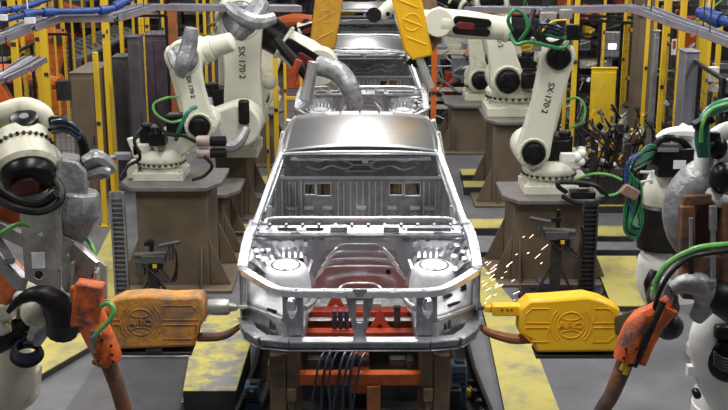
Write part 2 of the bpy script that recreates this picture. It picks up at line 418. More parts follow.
        m.build('corner_panel', 'bodym', t)
        # side members from tie bar corner to headlamp bottom
        m = MB(); m.bar((X(.55),7.50,1.10),(X(.868),7.82,1.09),.03,.025); m.bar((X(.868),7.80,1.38),(X(.876),7.82,1.06),.035,.03); m.build('headlamp_frame', 'body', t, bev=.006)
    # --- tie bar
    m = MB(); pts = [(-.868,7.78,1.395),(-.70,7.62,1.345),(-.56,7.52,1.32),(-.3,7.49,1.318),(.3,7.49,1.318),(.56,7.52,1.32),(.70,7.62,1.345),(.868,7.78,1.395)]
    pts = spline([(CX+a,b,c) for a,b,c in pts], 3)
    for a, b in zip(pts, pts[1:]): m.bar(a, b, .060, .020); m.bar(V(a)+V((0,-.030,-.018)), V(b)+V((0,-.035,-.018)), .010, .045)
    for x in (-.45,-.25,-.1,.1,.25,.45): m.cyl((CX+x,7.49,1.328),(CX+x,7.49,1.335),.013,n=10)
    m.build('upper_tie_bar', 'bodyb', t)
    m = MB(); m.bar((CX-.42,7.56,1.30),(CX-.10,7.56,1.28),.02,.02); m.bar((CX+.42,7.56,1.30),(CX+.10,7.56,1.28),.02,.02)
    # centre hood latch V
    m.plate([(-.035,0),(.035,0),(.055,.16),(.11,.33),(-.11,.33),(-.055,.16)], [rect(-.024,.10,.024,.27), circ(0,.05,.008,8), circ(-.02,.10,.006,8), circ(.02,.1,.006,8), circ(-.055,.29,.008,8), circ(.055,.29,.008,8)], .025, MX((CX,7.475,.985),(1,0,0),(0,.02,1)), .004)
    m.prism([(-.055,1.345),(.055,1.345),(.02,1.29),(-.02,1.29)], (CX,7.45,0),(1,0,0),(0,0,1),(0,1,0),.02)
    m.bar((CX-.035,7.455,.99),(CX-.10,7.455,1.30),.008,.02,(0,1,0)); m.bar((CX+.035,7.455,.99),(CX+.10,7.455,1.30),.008,.02,(0,1,0))
    m.build('bonnet_latch_stay', 'bodym', t)
    # --- bumper beam
    m = MB(); pts = [(-.868,7.86,.955),(-.80,7.62,.95),(-.70,7.475,.945),(-.5,7.44,.94),(.5,7.44,.94),(.70,7.475,.945),(.80,7.62,.95),(.868,7.86,.955)]
    pts = [(CX+a,b,c) for a,b,c in pts]
    for a, b in zip(pts, pts[1:]):
        m.bar(V(a)+V((0,0,.0)), V(b), .075, .05)
        m.bar(V(a)+V((0,-.02,-.034)), V(b)+V((0,-.02,-.034)), .085, .010)
    for x in (-.6,-.53,-.25,-.2,.2,.25,.53,.6,0): m.cyl((CX+x,7.405,.94),(CX+x,7.395,.94),.009,n=8)
    bb = m.build('bumper_beam', 'bodym', t, bev=.003)
    m = MB()
    for a, b in zip(pts, pts[1:]): m.bar(V(a)+V((0,-.02,.034)), V(b)+V((0,-.02,.034)), .10, .010)
    m.build('beam_flange', 'bodyb', bb)
    # --- firewall with pressed beads
    m = MB()
    def fw(u, v):
        x = (u*2-1)*.80; z = .98+v*.53; y = 8.26+.05*math.cos(x*3)-.03*v
        if abs(x) < .30: y += .10*(math.cos(x/.30*1.57))
        return (CX+x, y, z)
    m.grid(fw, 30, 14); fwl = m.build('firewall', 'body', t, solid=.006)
    m = MB()
    for k, z in enumerate((1.42,1.36,1.30,1.24,1.10)):
        w = .19+.035*k if k < 4 else .16
        m.tube([(CX-w-.07,8.24,z-.10),(CX-w,8.25,z-.02),(CX-w+.05,8.29,z),(CX,8.31,z),(CX+w-.05,8.29,z),(CX+w,8.25,z-.02),(CX+w+.07,8.24,z-.10)], .011, 6, 3)
    for x in (-.62,-.52,-.42,.42,.52,.62): m.box((CX+x,8.22,1.45),(.03,.02,.04))
    m.build('pressed_bead', 'bodyb', fwl)
    m = MB(); 
    for x, z, r in ((-.10,1.455,.022),(.22,1.19,.02),(-.45,1.30,.03),(.46,1.28,.03),(.36,1.44,.016)): m.cyl((CX+x,fw((x/.8+1)/2,.5)[1]-.012,z),(CX+x,fw((x/.8+1)/2,.5)[1],z),r)
    m.build('firewall_grommet', 'rubber', fwl)
    # --- cowl
    m = MB()
    prof = [(8.20,1.50),(8.21,1.535),(8.26,1.54),(8.275,1.555),(8.33,1.56),(8.35,1.60),(8.39,1.605)]
    m.plate(rect(-.78,0,.78,.085), [rect(-.64,.03,-.49,.06), rect(-.42,.03,-.28,.06)]+[circ(x,.045,.012,10) for x in (-.72,-.2,.2,.34,.5,.62,.72)], .008, MX((CX,8.24,1.525),(1,0,0),(0,.8,.45)), .002)
    m.bar((CX-.80,8.22,1.515),(CX+.80,8.22,1.515),.05,.02)
    for xa, xb in ((-.23,-.10),(.18,.30)): m.tube([(CX+xa,8.27,1.56),(CX+xb,8.27,1.56)], .03, 10)
    m.tube([(CX+.36,8.28,1.555),(CX+.70,8.28,1.555)], .022, 10)
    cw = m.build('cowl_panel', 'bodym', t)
    m = MB(); rn = random.Random(3)
    for k in range(12):
        x = -.74+1.48*rn.random()
        if abs(x) < .16: continue
        m.box((CX+x,8.225+.02*rn.random(),1.475+.05*rn.random()),(.02+.05*rn.random(),.03,.012+.03*rn.random()),(0,0,rn.random()-.5))
    m.build('cowl_bracket', 'galv', cw); m = MB()
    for k in range(12): m.cyl((CX-.7+1.4*k/11,8.31,1.567),(CX-.7+1.4*k/11,8.30,1.588),.012,n=8)
    m.build('stud', 'galv', cw)
    m = MB(); m.bar((CX-.63,8.30,1.535),(CX-.30,8.30,1.535),.09,.02); m.build('cowl_duct', 'dark', cw)
    m = MB(); m.tube([(CX-.79,8.33,1.595),(CX-.74,8.36,1.575),(CX-.66,8.39,1.605),(CX,8.37,1.61),(CX+.66,8.39,1.605),(CX+.74,8.36,1.575),(CX+.79,8.33,1.595)], .017, 8, 5)
    m.bar((CX-.70,8.43,1.575),(CX+.70,8.43,1.575),.06,.03); m.build('windscreen_sill', 'bodyb', t)
    # --- cab floor
    m = MB(); m.box((CX,9.4,.79),(1.62,2.2,.02)); m.bar((CX,8.4,.84),(CX,10.4,.84),.34,.12)
    for y in (8.9,9.3,9.7,10.1): m.bar((CX-.75,y,.82),(CX+.75,y,.82),.08,.05)
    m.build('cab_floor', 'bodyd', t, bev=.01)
    # --- rear bulkhead
    wins = [rect(-.545,1.285,-.44,1.40), rect(-.43,1.275,-.29,1.405), rect(.275,1.28,.40,1.405), rect(.42,1.275,.575,1.41)]
    m = MB(); m.plate(rect(-.80,.86,.80,1.46), wins, .012, MX((CX,10.44,0),(1,0,0),(0,0,1)), .002)
    for x in (-.72,-.66,-.60,-.25,-.20,-.13,-.07,-.01,.05,.11,.17,.23,.63,.69,.75): m.bar((CX+x,10.42,.90),(CX+x,10.42,1.43),.03,.02,(0,1,0))
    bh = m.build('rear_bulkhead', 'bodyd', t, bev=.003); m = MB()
    for x in (-.76,-.69,-.63,-.575,-.22,-.165,-.10,-.04,.02,.08,.14,.20,.605,.66,.72): m.bar((CX+x,10.41,.92),(CX+x,10.41,1.42),.014,.03,(0,1,0))
    for w in wins:
        x0, z0 = w[0]; x1, z1 = w[2]
        for a, b in (((x0,z0),(x1,z0)),((x1,z0),(x1,z1)),((x1,z1),(x0,z1)),((x0,z1),(x0,z0))): m.bar((CX+a[0],10.425,a[1]),(CX+b[0],10.425,b[1]),.012,.02,(0,1,0))
    for x in (-.66,-.50,-.32,.0,.30,.52,.66): m.box((CX+x,10.38,1.17),(.09,.08,.025)); m.box((CX+x,10.40,1.08),(.02,.03,.10)); m.box((CX+x,10.40,1.10),(.07,.03,.02))
    m.bar((CX-.78,10.41,1.465),(CX+.78,10.41,1.465),.02,.03)
    m.build('pressed_rib', 'sheetlit', bh)  # ribs whitened, their bright lighting is carried by the colour
    m = MB()
    m.plate([(-.74,0),(.74,0),(.70,.30),(-.70,.30)], [circ(x,z,.012,10) for x, z in ((-.6,.1),(-.5,.2),(-.38,.06),(.4,.12),(.47,.12),(.54,.13),(.62,.08),(-.2,.2),(.1,.06),(.66,.2),(-.66,.22))], .01, MX((CX,10.40,1.48),(1,0,0),(0,.12,1)), .002)
    m.build('upper_back_panel', 'bodyx', bh, bev=.002); m = MB()
    for z, s_ in ((1.55,1),(1.63,-1)):
        for sx in (-1, 1):
            m.tube([(CX+sx*.08,10.395,z+.03*s_),(CX+sx*.16,10.395,z),(CX+sx*.28,10.40,z+.03),(CX+sx*.40,10.40,z-.01),(CX+sx*.52,10.40,z+.02)], .009, 6, 4)
    m.bar((CX-.15,10.39,1.53),(CX+.15,10.39,1.53),.012,.012); m.bar((CX-.10,10.39,1.59),(CX+.12,10.39,1.59),.012,.012)
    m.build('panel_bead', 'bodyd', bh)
    return t
car1 = car_body()
car2 = copy_tree(car1); car2.location.y += 6.9
car3 = copy_tree(car1); car3.location.y += 13.8
car1['label'] = 'bare silver car body shell in front, nearest on the line, engine bay open towards us'
car2['label'] = 'second bare silver car body shell, behind the first roof, below two raised yellow guns'
car3['label'] = 'farthest bare silver car body, mostly hidden behind the second shell at top centre'
# ================= CARRIERS UNDER THE CARS =================
def carrier(dy):
    t = thing('body_carrier', '', 'carrier', (CX, 8.6+dy, 0), 'orange carriers under the car bodies')
    D = V((CX, dy, 0))
    m = MB()
    for y, z in ((7.62,.60),(7.95,.78),(8.9,.56),(9.8,.56)): m.bar(D+V((-.50,y,z)), D+V((.50,y,z)), .09, .09)
    m.bar(D+V((0,7.62,.52)), D+V((0,9.8,.48)), .14, .10)
    m.build('cross_beam', 'orange', t, bev=.008)
    m = MB(); m.bar(D+V((.10,7.58,0)), D+V((.10,7.58,.56)), .10, .08, (0,1,0)); m.bar(D+V((-.10,9.2,0)), D+V((-.10,9.2,.5)), .12, .12, (0,1,0)); m.build('centre_post', 'rusto', t, bev=.006)
    m = MB(); 
    for x in (-.46,.46): m.bar(D+V((x,7.7,.87)), D+V((x,10.2,.70)), .05, .07)
    m.plate([(0,0),(.34,0),(.24,.06),(.17,.20),(.10,.06)], [circ(.17,.06,.02,10)], .02, MX(D+V((-.02,7.9,.83)),(1,0,0),(0,.1,1)))
    m.plate([(0,0),(.34,0),(.24,.06),(.17,.20),(.10,.06)], [circ(.17,.06,.02,10)], .02, MX(D+V((-.36,8.2,.88)),(1,0,0),(0,.1,1)))
    m.bar(D+V((-.42,7.85,.84)), D+V((.42,7.85,.84)), .10, .09); m.bar(D+V((-.42,8.12,.93)), D+V((.42,8.12,.93)), .12, .05)
    m.build('upper_frame', 'redp', t, bev=.006)
    for s in (-1, 1):
        m = MB(); m.bar(D+V((s*.60,7.62,0)), D+V((s*.60,7.62,.80)), .12, .14, (0,1,0)); m.bar(D+V((s*.47,7.68,0)), D+V((s*.49,7.68,.86)), .10, .06, (0,1,0)); m.bar(D+V((s*.60,9.7,0)), D+V((s*.60,9.7,.76)), .12, .14, (0,1,0))
        m.bar(D+V((s*.68,7.68,.60)), D+V((s*.50,7.68,.60)), .10, .20)
        pst = m.build('carrier_post', 'post', t, bev=.008)
        m = MB(); m.box(D+V((s*.49,7.58,.72)),(.09,.05,.34)); m.box(D+V((s*.50,7.55,.50)),(.07,.07,.10)); m.cyl(D+V((s*.50,7.56,.30)), D+V((s*.50,7.56,.46)), .022); m.box(D+V((s*.50,7.55,.865)),(.14,.10,.05)); m.build('clamp', 'post', pst, bev=.006)
    m = MB()
    for k in range(7):
        x = -.34+.05*k+.02*random.random(); y = 7.50+.03*(k%2)
        m.tube([D+V((x-.05,y,.05)), D+V((x+.02*(k%3-1),y-.02,.4)), D+V((x+.01,y,.6)), D+V((x+.05,y+.1,.76)), D+V((x+.12,y+.25,.80))], .009+.003*(k%2), 6, 5)
    m.build('hose_bundle', 'bluel', t)
    m = MB(); m.box(D+V((0,9.0,.16)),(1.30,2.6,.30)); m.build('underbody_shade', 'dplat', t, bev=.02)  # added dark box covers the lit floor, standing in for shade below
    m = MB()
    for k in range(3): m.cyl(D+V((-.19+.045*k,7.84,.90)), D+V((-.19+.045*k,7.80,1.06)), .017, n=10)
    m.box(D+V((-.145,7.84,1.0)),(.14,.03,.02)); m.build('air_cylinder', 'purple', t, bev=.004)
    m = MB()
    for x in (-.33,-.05,.28): m.box(D+V((x,7.72,.69)),(.12,.08,.06)); m.cyl(D+V((x+.09,7.66,.69)), D+V((x+.09,7.78,.69)), .03)
    m.box(D+V((0,7.9,.30)),(.9,.1,.30)); m.box(D+V((.28,7.9,.98)),(.05,.04,.16)); m.build('valve_block', 'dark', t, bev=.006)
    return t
cr = carrier(0); cr['label'] = 'orange and brown carrier frame holding up the nearest car body from below'
cr2 = copy_tree(cr); cr2.location.y += 6.9; cr2['label'] = 'orange carrier frame under the second car body behind'
cr3 = copy_tree(cr); cr3.location.y += 13.8; cr3['label'] = 'carrier frame under the farthest car body, nearly hidden at top centre'
# rails each side of the carrier
for s, w, L in ((-1,'left','dark sloping guide rail on the floor at the left of the nearest carrier'),(1,'right','dark sloping guide rail on the floor at the right of the nearest carrier')):
    t = thing('guide_rail', L, 'rail', (s*.80, 8.9, 0), 'carrier guide rails')
    m = MB(); m.bar((s*.96,7.2,.04),(s*.86,8.75,.04),.16,.08); m.bar((s*.86,8.75,.04),(s*.86,19,.04),.16,.08); m.build('rail_base', 'dark', t, bev=.01)
    m = MB(); m.bar((s*1.03,7.2,.12),(s*.93,8.78,.12),.03,.16); m.bar((s*.93,8.78,.12),(s*.93,19,.12),.03,.16); m.build('rail_edge', 'rubber', t)
    m = MB(); 
    for k in range(5): m.cyl((s*(.96-.015*k),7.9+.2*k,.08),(s*(.96-.015*k),7.9+.2*k,.11),.03)
    m.build('roller', 'galv', t)
# drums and junction blocks beside the carrier
def blockthing(name, label, px, py0, py1, Y, w, d, mt, group=None, ribs=4):
    a = P(px, py1, Y); a.z = 0; h = P(px, py0, Y).z
    t = thing(name, label, name.replace('_', ' '), a, group)
    m = MB(); m.box(a+V((0,0,h/2)),(w,d,h)); m.build('housing', mt, t, bev=.012)
    m = MB()
    for k in range(ribs): m.box(a+V((0,-d/2-.004,h*(.55+.4*k/ribs))),(w*.92,.014,.012))
    m.box(a+V((w*.1,0,h+.01)),(w*.5,d*.5,.02)); m.build('rib', 'dark', t)
    return t
blockthing('servo_box', 'blue ribbed drive box standing left of the carrier post with a yellow cable', 253, 383, 420, 8.25, .11, .16, 'bcyl')
blockthing('servo_box', 'blue valve box right of the carrier post under the bumper corner', 457, 362, 420, 8.3, .13, .16, 'bcyl')
blockthing('control_box', 'black control box low on the right of the carrier beside a yellow knob', 452, 387, 430, 8.15, .13, .14, 'dark', ribs=2)
t = thing('cylinder_knob', 'small bright yellow round cap right of the carrier post', 'knob', P(468,402,8.4))
m = MB(); p = P(468,394,8.4); m.lathe(p+V((0,.07,0)),(0,-1,0),[(0,.045),(.05,.048),(.08,.035),(.085,.012)],18); m.build('cap', 'yellow', t)
m = MB(); m.cyl(p+V((0,.05,0)), p+V((.0,.05,-p.z)), .018); m.build('stem', 'dark', t)
tag(MB().tube([FL(203,401,.01),FL(222,405,.02),FL(238,402,.03),FL(246,393,.03),P(252,391,8.1)], .010, 6, 6).build('cable', 'lgreen' if 0 else 'yellow'), 'thin yellow cable curling on the floor from the blue drive box to the left', 'cable')
tag(MB().tube([P(466,385,8.45),P(472,392,8.4),P(478,403,8.3),FL(486,409,.03)], .014, 6, 6).build('cable', 'rubber'), 'black cable hanging between yellow cap and right guide rail', 'cable')
# ================= WELD GUNS =================
def gun(label, o, ax, ay, out, mt, mirror=1, logo=True, L=.70, H=.36, T=.24, wear=None, rot=0):
    # o: centre, ax: along the gun towards the workpiece, ay: up, az: thickness
    ax = V(ax).normalized(); ay = V(ay).normalized(); az = ax.cross(ay).normalized()*(1 if mirror > 0 else -1)
    t = thing('weld_gun', label, 'welding gun', o)
    G = lambda x, y, z=0: V(o)+ax*x+ay*y+az*z      # z>0 faces the viewer when az does
    m = MB(); m.prism(out, o, ax, ay, az, T); case = m.build('casing', mt, t, bev=.022)
    f = T/2
    m = MB()
    xs = [p[0] for p in out]; ys = [p[1] for p in out]
    mm = MX(G(0,0,f+.002), ax if mirror > 0 else -ax, ay)
    x0, x1 = min(xs), max(xs); rr = .0055
    for sx in (-1, 1):
        for r in (.125,.15): m.tube([G(sx*r*math.cos(q), r*math.sin(q), f+.002) for q in [(-.85+1.7*j/10) for j in range(11)]], rr, 5)
        xo = (x1 if sx > 0 else -x0)-.045
        if xo < .2: continue
        for sy in (-1, 1):
            c = [(sx*.155,sy*.018),(sx*xo,sy*.018),(sx*xo,sy*.085),(sx*(xo-.04),sy*.125),(sx*.165,sy*.125),(sx*.175,sy*.07),(sx*.155,sy*.018)]
            m.tube([G(x,y,f+.002) for x, y in c], rr, 5)
    m.build('raised_rib', mt, case)
    if logo:
        m = MB(); m.torus(G(0,0,f+.001), az, .098, .006)
        m.tube([G(-.078,.060,f), G(-.04,.042,f+.002), G(0,.036,f+.002), G(.04,.042,f+.002), G(.078,.060,f)], .0055, 5)
        m.tube([G(-.078,-.060,f), G(-.04,-.042,f+.002), G(0,-.036,f+.002), G(.04,-.042,f+.002), G(.078,-.060,f)], .0055, 5)
        m.text('ARO', .066, .010, MX(G(0,-.002,f+.001), ax if mirror > 0 else -ax, ay) @ Matrix.Diagonal((1.35,1,1,1))); m.build('emblem', mt, case)
    return t, G, case
# right yellow gun: works towards -x, casing centre about (566,322)
oR = P(568,321,7.75)
k = .00719   # metres per photo pixel at that distance
outR = [((568-x)*k, (321-y)*k) for x, y in ((516,304),(526,295),(548,294),(584,291),(600,295),(618,304),(617,349),(534,350),(528,337),(516,331))]
g, G, case = gun('clean bright yellow welding gun casing touching the right front corner of the nearest car body', oR, (-1,0,.0), (0,0.1,1), outR, 'gun', -1)
m = MB()
p = P(504,309,7.75); m.bar(p+V((.12,0,0)), p+V((-.09,0,0)), .10, .08); m.bar(p+V((-.09,0,0)), p+V((-.14,.02,0)), .05,.05); m.build('upper_arm', 'gun', g, bev=.01)
m = MB(); m.cyl(p+V((-.13,.02,0)), p+V((-.19,.03,0)), .016); 
for q in (-.02,.02,.05): m.cyl(p+V((q,-.055,.01)), p+V((q,-.045,.01)), .008)
m.build('electrode', 'dark', g)
m = MB(); m.tube([P(536,338,7.75),P(515,339,7.75),P(500,336,7.77),P(486,331,7.82),P(482,325,7.85)], [.040,.040,.036,.030,.022], 10, 5); m.build('lower_arm', 'rusto', g)
m = MB(); m.box(P(574,350,7.74)+V((.0,.0,-.012)),(.60,.22,.03)); m.build('under_tray', 'dark', g, bev=.008)
m = MB(); m.lathe(P(617,330,7.8),(1,0,0),[(0,.13),(.03,.13),(.03,.10),(.10,.10),(.10,.12),(.16,.12)],20); m.build('rear_flange', 'alu', g)
# left soiled gun: works towards +x
oL = P(144,318,7.75)
outL = [((x-144)*k, (318-y)*k) for x, y in ((108,300),(124,292),(150,290),(174,292),(204,291),(208,297),(208,318),(201,326),(198,344),(113,347),(108,340))]
g, G, case = gun('soiled orange-brown welding gun casing touching the left front corner of the nearest car body', oL, (1,0,0), (0,.1,1), outL, 'gund', 1)
m = MB(); p = P(219,307,7.75); m.lathe(p+V((-.08,0,0)),(1,0,0),[(0,.055),(.05,.062),(.14,.06),(.16,.05)],18); m.lathe(p+V((.08,0,0)),(1,0,.02),[(0,.035),(.05,.03),(.06,.015),(.13,.014)],12); m.build('upper_arm', 'alu', g)
m = MB(); m.tube([P(198,337,7.75),P(215,337,7.75),P(228,334,7.78),P(240,326,7.86)], [.036,.034,.03,.02], 10, 5); m.build('lower_arm', 'rust', g)
m = MB(); m.box(P(156,347,7.74)+V((0,0,-.012)),(.56,.22,.03)); m.cyl(P(146,350,7.65),P(163,350,7.65),.03); m.build('under_tray', 'dark', g, bev=.008)
m = MB(); m.lathe(P(108,322,7.8),(-1,0,0),[(0,.12),(.04,.12),(.04,.09),(.14,.09)],20); m.build('rear_flange', 'alu', g)
# raised guns at the top
def raised(label, c, w, h, tilt, mt, Y, sh):
    o = P(*c, Y); kk = (Y*.968+1)/1112
    ax = V((math.sin(tilt),.15,-math.cos(tilt))); ay = V((math.cos(tilt)*sh,0,math.sin(tilt)*sh))
    out = [(-h*kk/2,-w*kk*.42),(-h*kk/2,w*kk*.5),(h*kk*.34,w*kk*.5),(h*kk/2,w*kk*.30),(h*kk/2,-w*kk*.46),(-h*kk*.2,-w*kk*.5)]
    t = thing('weld_gun', label, 'welding gun', o)
    m = MB(); az = ax.cross(ay).normalized(); m.prism(out, o, ax, ay, az, .28); case = m.build('casing', mt, t, bev=.025)
    m = MB(); 
    for q in (-.25,0,.25):
        for s in (-1, 1):
            a = o+ax*(h*kk*(q-.08))+ay*(w*kk*.3)+az*s*.142; b = o+ax*(h*kk*(q+.08))-ay*(w*kk*.3)+az*s*.142; m.tube([a,b],.008,6)
    m.torus(o+az*.142, az, .09, .006); m.torus(o-az*.142, az, .09, .006)
    m.build('raised_rib', mt, case)
    return t, o, ax, ay, az, kk
t, o, ax, ay, az, kk = raised('orange-yellow welding gun raised at the top, left of the second car roof', (327,14), 26, 76, R(-9), 'guno', 15.6, 1)
m = MB(); e = o+ax*(34*kk); m.bar(e, e+ax*.18, .12,.10); m.tube([e+ax*.1, e+ax*.22+V((.03,0,0)), e+ax*.30+V((.02,.0,-.04))], .03, 8, 4); m.build('gun_jaw', 'dark', t, bev=.01)
t, o, ax, ay, az, kk = raised('clean yellow welding gun hanging at the top, right of the second car roof', (411,19), 27, 72, R(14), 'gun', 11.9, -1)
m = MB(); e = o+ax*(36*kk); m.bar(e-ax*.02, e+ax*.12, .16,.14); m.bar(e+V((-.05,0,0)), e+ax*.10+V((-.14,0,0)), .06,.06); m.build('gun_jaw', 'rubber', t, bev=.01)
m = MB(); m.tube([P(418,55,11.9),P(424,70,11.9),P(431,88,11.9)], .045, 10, 4); m.build('jaw_arm', 'bodyb', t)
m = MB(); m.prism([(0,0),(.20,-.02),(.28,-.25),(.26,-.46),(.16,-.62),(.06,-.56),(.10,-.3)], P(416,-4,12.05), (1,0,0),(0,0,1),(0,1,0), .22); m.build('side_bracket', 'post', t, bev=.02)
# ================= ROBOTS ON PEDESTALS =================
def pedestal(label, px0, px1, topL, topR, pytop, Y, gus=True, dd=.8):
    k = (Y*.968+.8)/1112
    a = P(px0, pytop, Y); b = P(px1, pytop, Y); z = a.z; w = b.x-a.x; cx = (a.x+b.x)/2
    t = thing('robot_pedestal', label, 'pedestal', (cx, Y+dd/2, 0), 'brown robot pedestals')
    m = MB(); m.box((cx,Y+dd/2,z/2),(w,dd,z-.04)); m.box((cx,Y+dd/2,.02),(w+.5,dd+.35,.04))
    if gus:
        for s in (-1, 1):
            for y in (Y+.02, Y+dd-.02):
                xx = cx+s*w/2; m.prism([(0,.04),(s*.22,.04),(0,.55)], (xx,y,0), (1,0,0),(0,0,1),(0,1,0), .02)
            m.prism([(0,.04),(-.16,.04),(0,.5)], (cx+s*(w/2-.08),Y,0), (0,1,0),(0,0,1),(1,0,0), .02)
    m.build('column', 'brown', t, bev=.012)
    x0 = P(topL,pytop,Y-.1).x; x1 = P(topR,pytop,Y-.1).x; c = .14
    m = MB(); m.prism([(x0+c,Y-.12),(x1-c,Y-.12),(x1,Y+c),(x1,Y+dd+.02),(x0,Y+dd+.02),(x0,Y+c)], (0,0,z), (1,0,0),(0,1,0),(0,0,1), .045); m.build('top_plate', 'ptop', t, bev=.006)
    return t, cx, Y, z+.0225
def robot(label, name, Y, bx, bz, S, E, W, face, rs, re, rw, text='SX·170·2', boot=(.0,.35), mt='cream', group=None, waist=None, front=-1, cover=False, fcover=True, foff=0.0, hand=True, dense=True):
    # S, E, W are (x, z) of shoulder, elbow and wrist; the arm plane is parallel to XZ at depth Y
    t = thing('industrial_robot', label, 'robot', (bx, Y, bz), group)
    q = rs/.19
    m = MB()   # base casting
    m.box((bx,Y,bz+.05*q),(.62*q,.56*q,.10*q)); m.lathe((bx,Y,bz+.06*q),(0,0,1),[(0,.27*q),(.10*q,.25*q),(.10*q,.29*q),(.15*q,.29*q)],32)
    m.box((bx-face*.33*q,Y,bz+.10*q),(.14*q,.34*q,.18*q))
    for sx in (-1, 1):
        for sy in (-1, 1): m.cyl((bx+sx*.27*q,Y+sy*.24*q,bz+.09*q),(bx+sx*.27*q,Y+sy*.24*q,bz+.13*q),.02*q,n=8)
    m.build('base', mt, t, bev=.012)
    if dense:
        m = MB()
        for k in range(26):
            a = 2*math.pi*k/26; m.box((bx+.295*q*math.cos(a),Y+.295*q*math.sin(a),bz+.195*q),(.03*q,.03*q,.022*q),(0,0,a))
        m.torus((bx,Y,bz+.195*q),(0,0,1),.285*q,.004*q); m.build('bolt_ring', 'dark', t)
    m = MB(); m.lathe((bx,Y,bz+.20*q),(0,0,1),[(0,.30*q),(.06*q,.31*q),(.12*q,.27*q),(.16*q,.22*q)],32)
    m.xz(hull2((bx,bz+.34*q),.19*q,S,rs*1.03,10), Y-.13*q, Y+.26*q); m.box((bx-face*.2*q,Y,bz+.36*q),(.24*q,.40*q,.18*q))
    m.xz([(bx-face*.30*q,bz+.28*q),(bx-face*.38*q,bz+.52*q),(bx-face*.30*q,bz+.54*q),(bx-face*.16*q,bz+.34*q)], Y-.2*q, Y-.15*q)
    tur = m.build('turret', mt, t, bev=.018)
    fy = Y-.13*q
    m = MB(); m.box((bx-face*.12*q,Y-.02,bz+.55*q),(.22*q,.26*q,.20*q)); m.cyl((bx+face*-.14*q,Y-.1,bz+.62*q),(bx-face*.14*q,Y-.1,bz+.70*q),.07*q)
    m.build('turret_motor', 'black', tur, bev=.02)
    # lower arm on the near side
    ya = fy-.16*q
    m = MB(); w = waist or rs*.80
    m.xz(hull2(S, rs, E, re, 12, w), ya, fy-.01); la = m.build('lower_arm', mt, t, bev=.018)
    sv = V((S[0],0,S[1])); ev = V((E[0],0,E[1])); up = (ev-sv).normalized()
    m = MB(); m.torus((S[0],ya,S[1]),(0,1,0),rs*.80,.016*q)
    for k in range(16):
        a = 2*math.pi*k/16; m.cyl((S[0]+rs*.90*math.cos(a),ya-.008,S[1]+rs*.90*math.sin(a)),(S[0]+rs*.90*math.cos(a),ya+.01,S[1]+rs*.90*math.sin(a)),.010*q,n=6)
    m.torus((E[0],ya,E[1]),(0,1,0),re*.84,.014*q); m.build('joint_ring', mt, la)
    if text:
        ctr = sv*.42+ev*.58+V((0,ya-.003,0)); dn = -up
        m = MB(); m.text(text, (ev-sv).length*.42/(len(text)*.60), .002, MX(ctr, dn, V((0,-1,0)).cross(dn)))
        m.build('lettering', 'letter', la)
    # shoulder and elbow motors
    for nm, (jx, jz), rr in (('shoulder_motor', S, rs*.68), ('elbow_motor', E, re*.72)):
        if cover and nm == 'elbow_motor':
            m = MB(); m.lathe((jx,ya+.01,jz),(0,-1,0),[(0,re*.8),(.03,re*.78),(.06,re*.6),(.07,re*.2)],24); m.build('joint_cover', 'wrap', t); continue
        m = MB(); m.lathe((jx,ya+.02,jz),(0,-1,0),[(0,rr),(.06*q,rr),(.06*q,rr*.86),(.10*q,rr*.84),(.115*q,rr*.6),(.115*q,rr*.35),(.13*q,rr*.33),(.13*q,rr*.1)],28)
        for k in range(6):
            a = k*1.047; m.cyl((jx+rr*.72*math.cos(a),ya-.10*q,jz+rr*.72*math.sin(a)),(jx+rr*.72*math.cos(a),ya-.125*q,jz+rr*.72*math.sin(a)),.012*q,n=6)
        m.build(nm, 'black', t)
    m = MB(); m.cyl((S[0],fy+.02,S[1]),(S[0],Y+.30*q,S[1]),rs*.75); m.box((S[0]-face*-.0+face*-.30*q,Y-.05,S[1]+.0),(.26*q,.24*q,.24*q)); m.build('rear_motor', 'black', t, bev=.02)
    # counter link
    m = MB(); m.bar((S[0]-face*rs*1.3,Y+.22*q,S[1]),(E[0]-face*re*1.1,Y+.22*q,E[1]-.1), .09*q,.09*q,(0,1,0)); m.ball((S[0]-face*rs*1.3,Y+.22*q,S[1]),.09*q); m.build('counter_link', mt, t, bev=.01)
    # elbow housing and forearm
    m = MB(); yc = Y-.02
    ed = V((W[0]-E[0],0,W[1]-E[1])).normalized()
    m.cyl((E[0],ya+.10,E[1]),(E[0],Y+.22*q,E[1]),re*.92,n=28); m.lathe(V((E[0],yc,E[1]))-ed*re*1.2,ed,[(0,re*.5),(.05,re*.8),(re*1.6,re*.85),(re*2.3,re*.72)],24)
    m.build('elbow_housing', mt, t, bev=.015)
    E3 = V((E[0],yc,E[1]+foff)); W3 = V((W[0],yc-.05,W[1])); Lf = (W3-E3).length; d = (W3-E3).normalized()
    b0 = boot[0]*Lf+re; b1 = boot[1]*Lf+re
    m = MB(); m.lathe(E3+d*b0,d,[(0,re*.80),((b1-b0),re*.72)],22); m.build('black_boot', 'black', t)
    m = MB(); m.lathe(E3+d*b1,d,[(0,re*.82),(.04,re*.84),(.05,re*.70),((Lf-b1)*.6,rw*1.05),(Lf-b1-.02,rw)],22)
    up2 = V((0,-1,0)).cross(d)
    fa = m.build('forearm', mt, t, bev=.01)
    m = MB(); c = E3+d*(b1+(Lf-b1)*.55)
    for s in ((-1, 1) if fcover else ()):
        m.prism(hull2((-.17*q,s*.05*q),.045*q,(.15*q,s*.05*q),.05*q,8), c+V((0,-rw*1.02,0)), d, up2, (0,1,0), .05*q)
    if fcover: m.build('forearm_cover', 'black', fa, bev=.01)
    m = MB() 
    if fcover: m.prism(hull2((-.06*q,0),.04*q,(.06*q,0),.04*q,8), c+V((0,-rw*1.10,0))+d*.06, d, up2, (0,1,0), .05*q); fcover and m.build('service_lid', 'red', fa, bev=.008)
    m = MB()
    if hand: m.cyl(W3+V((0,rw,0)), W3-V((0,rw*.9,0)), rw*1.05)
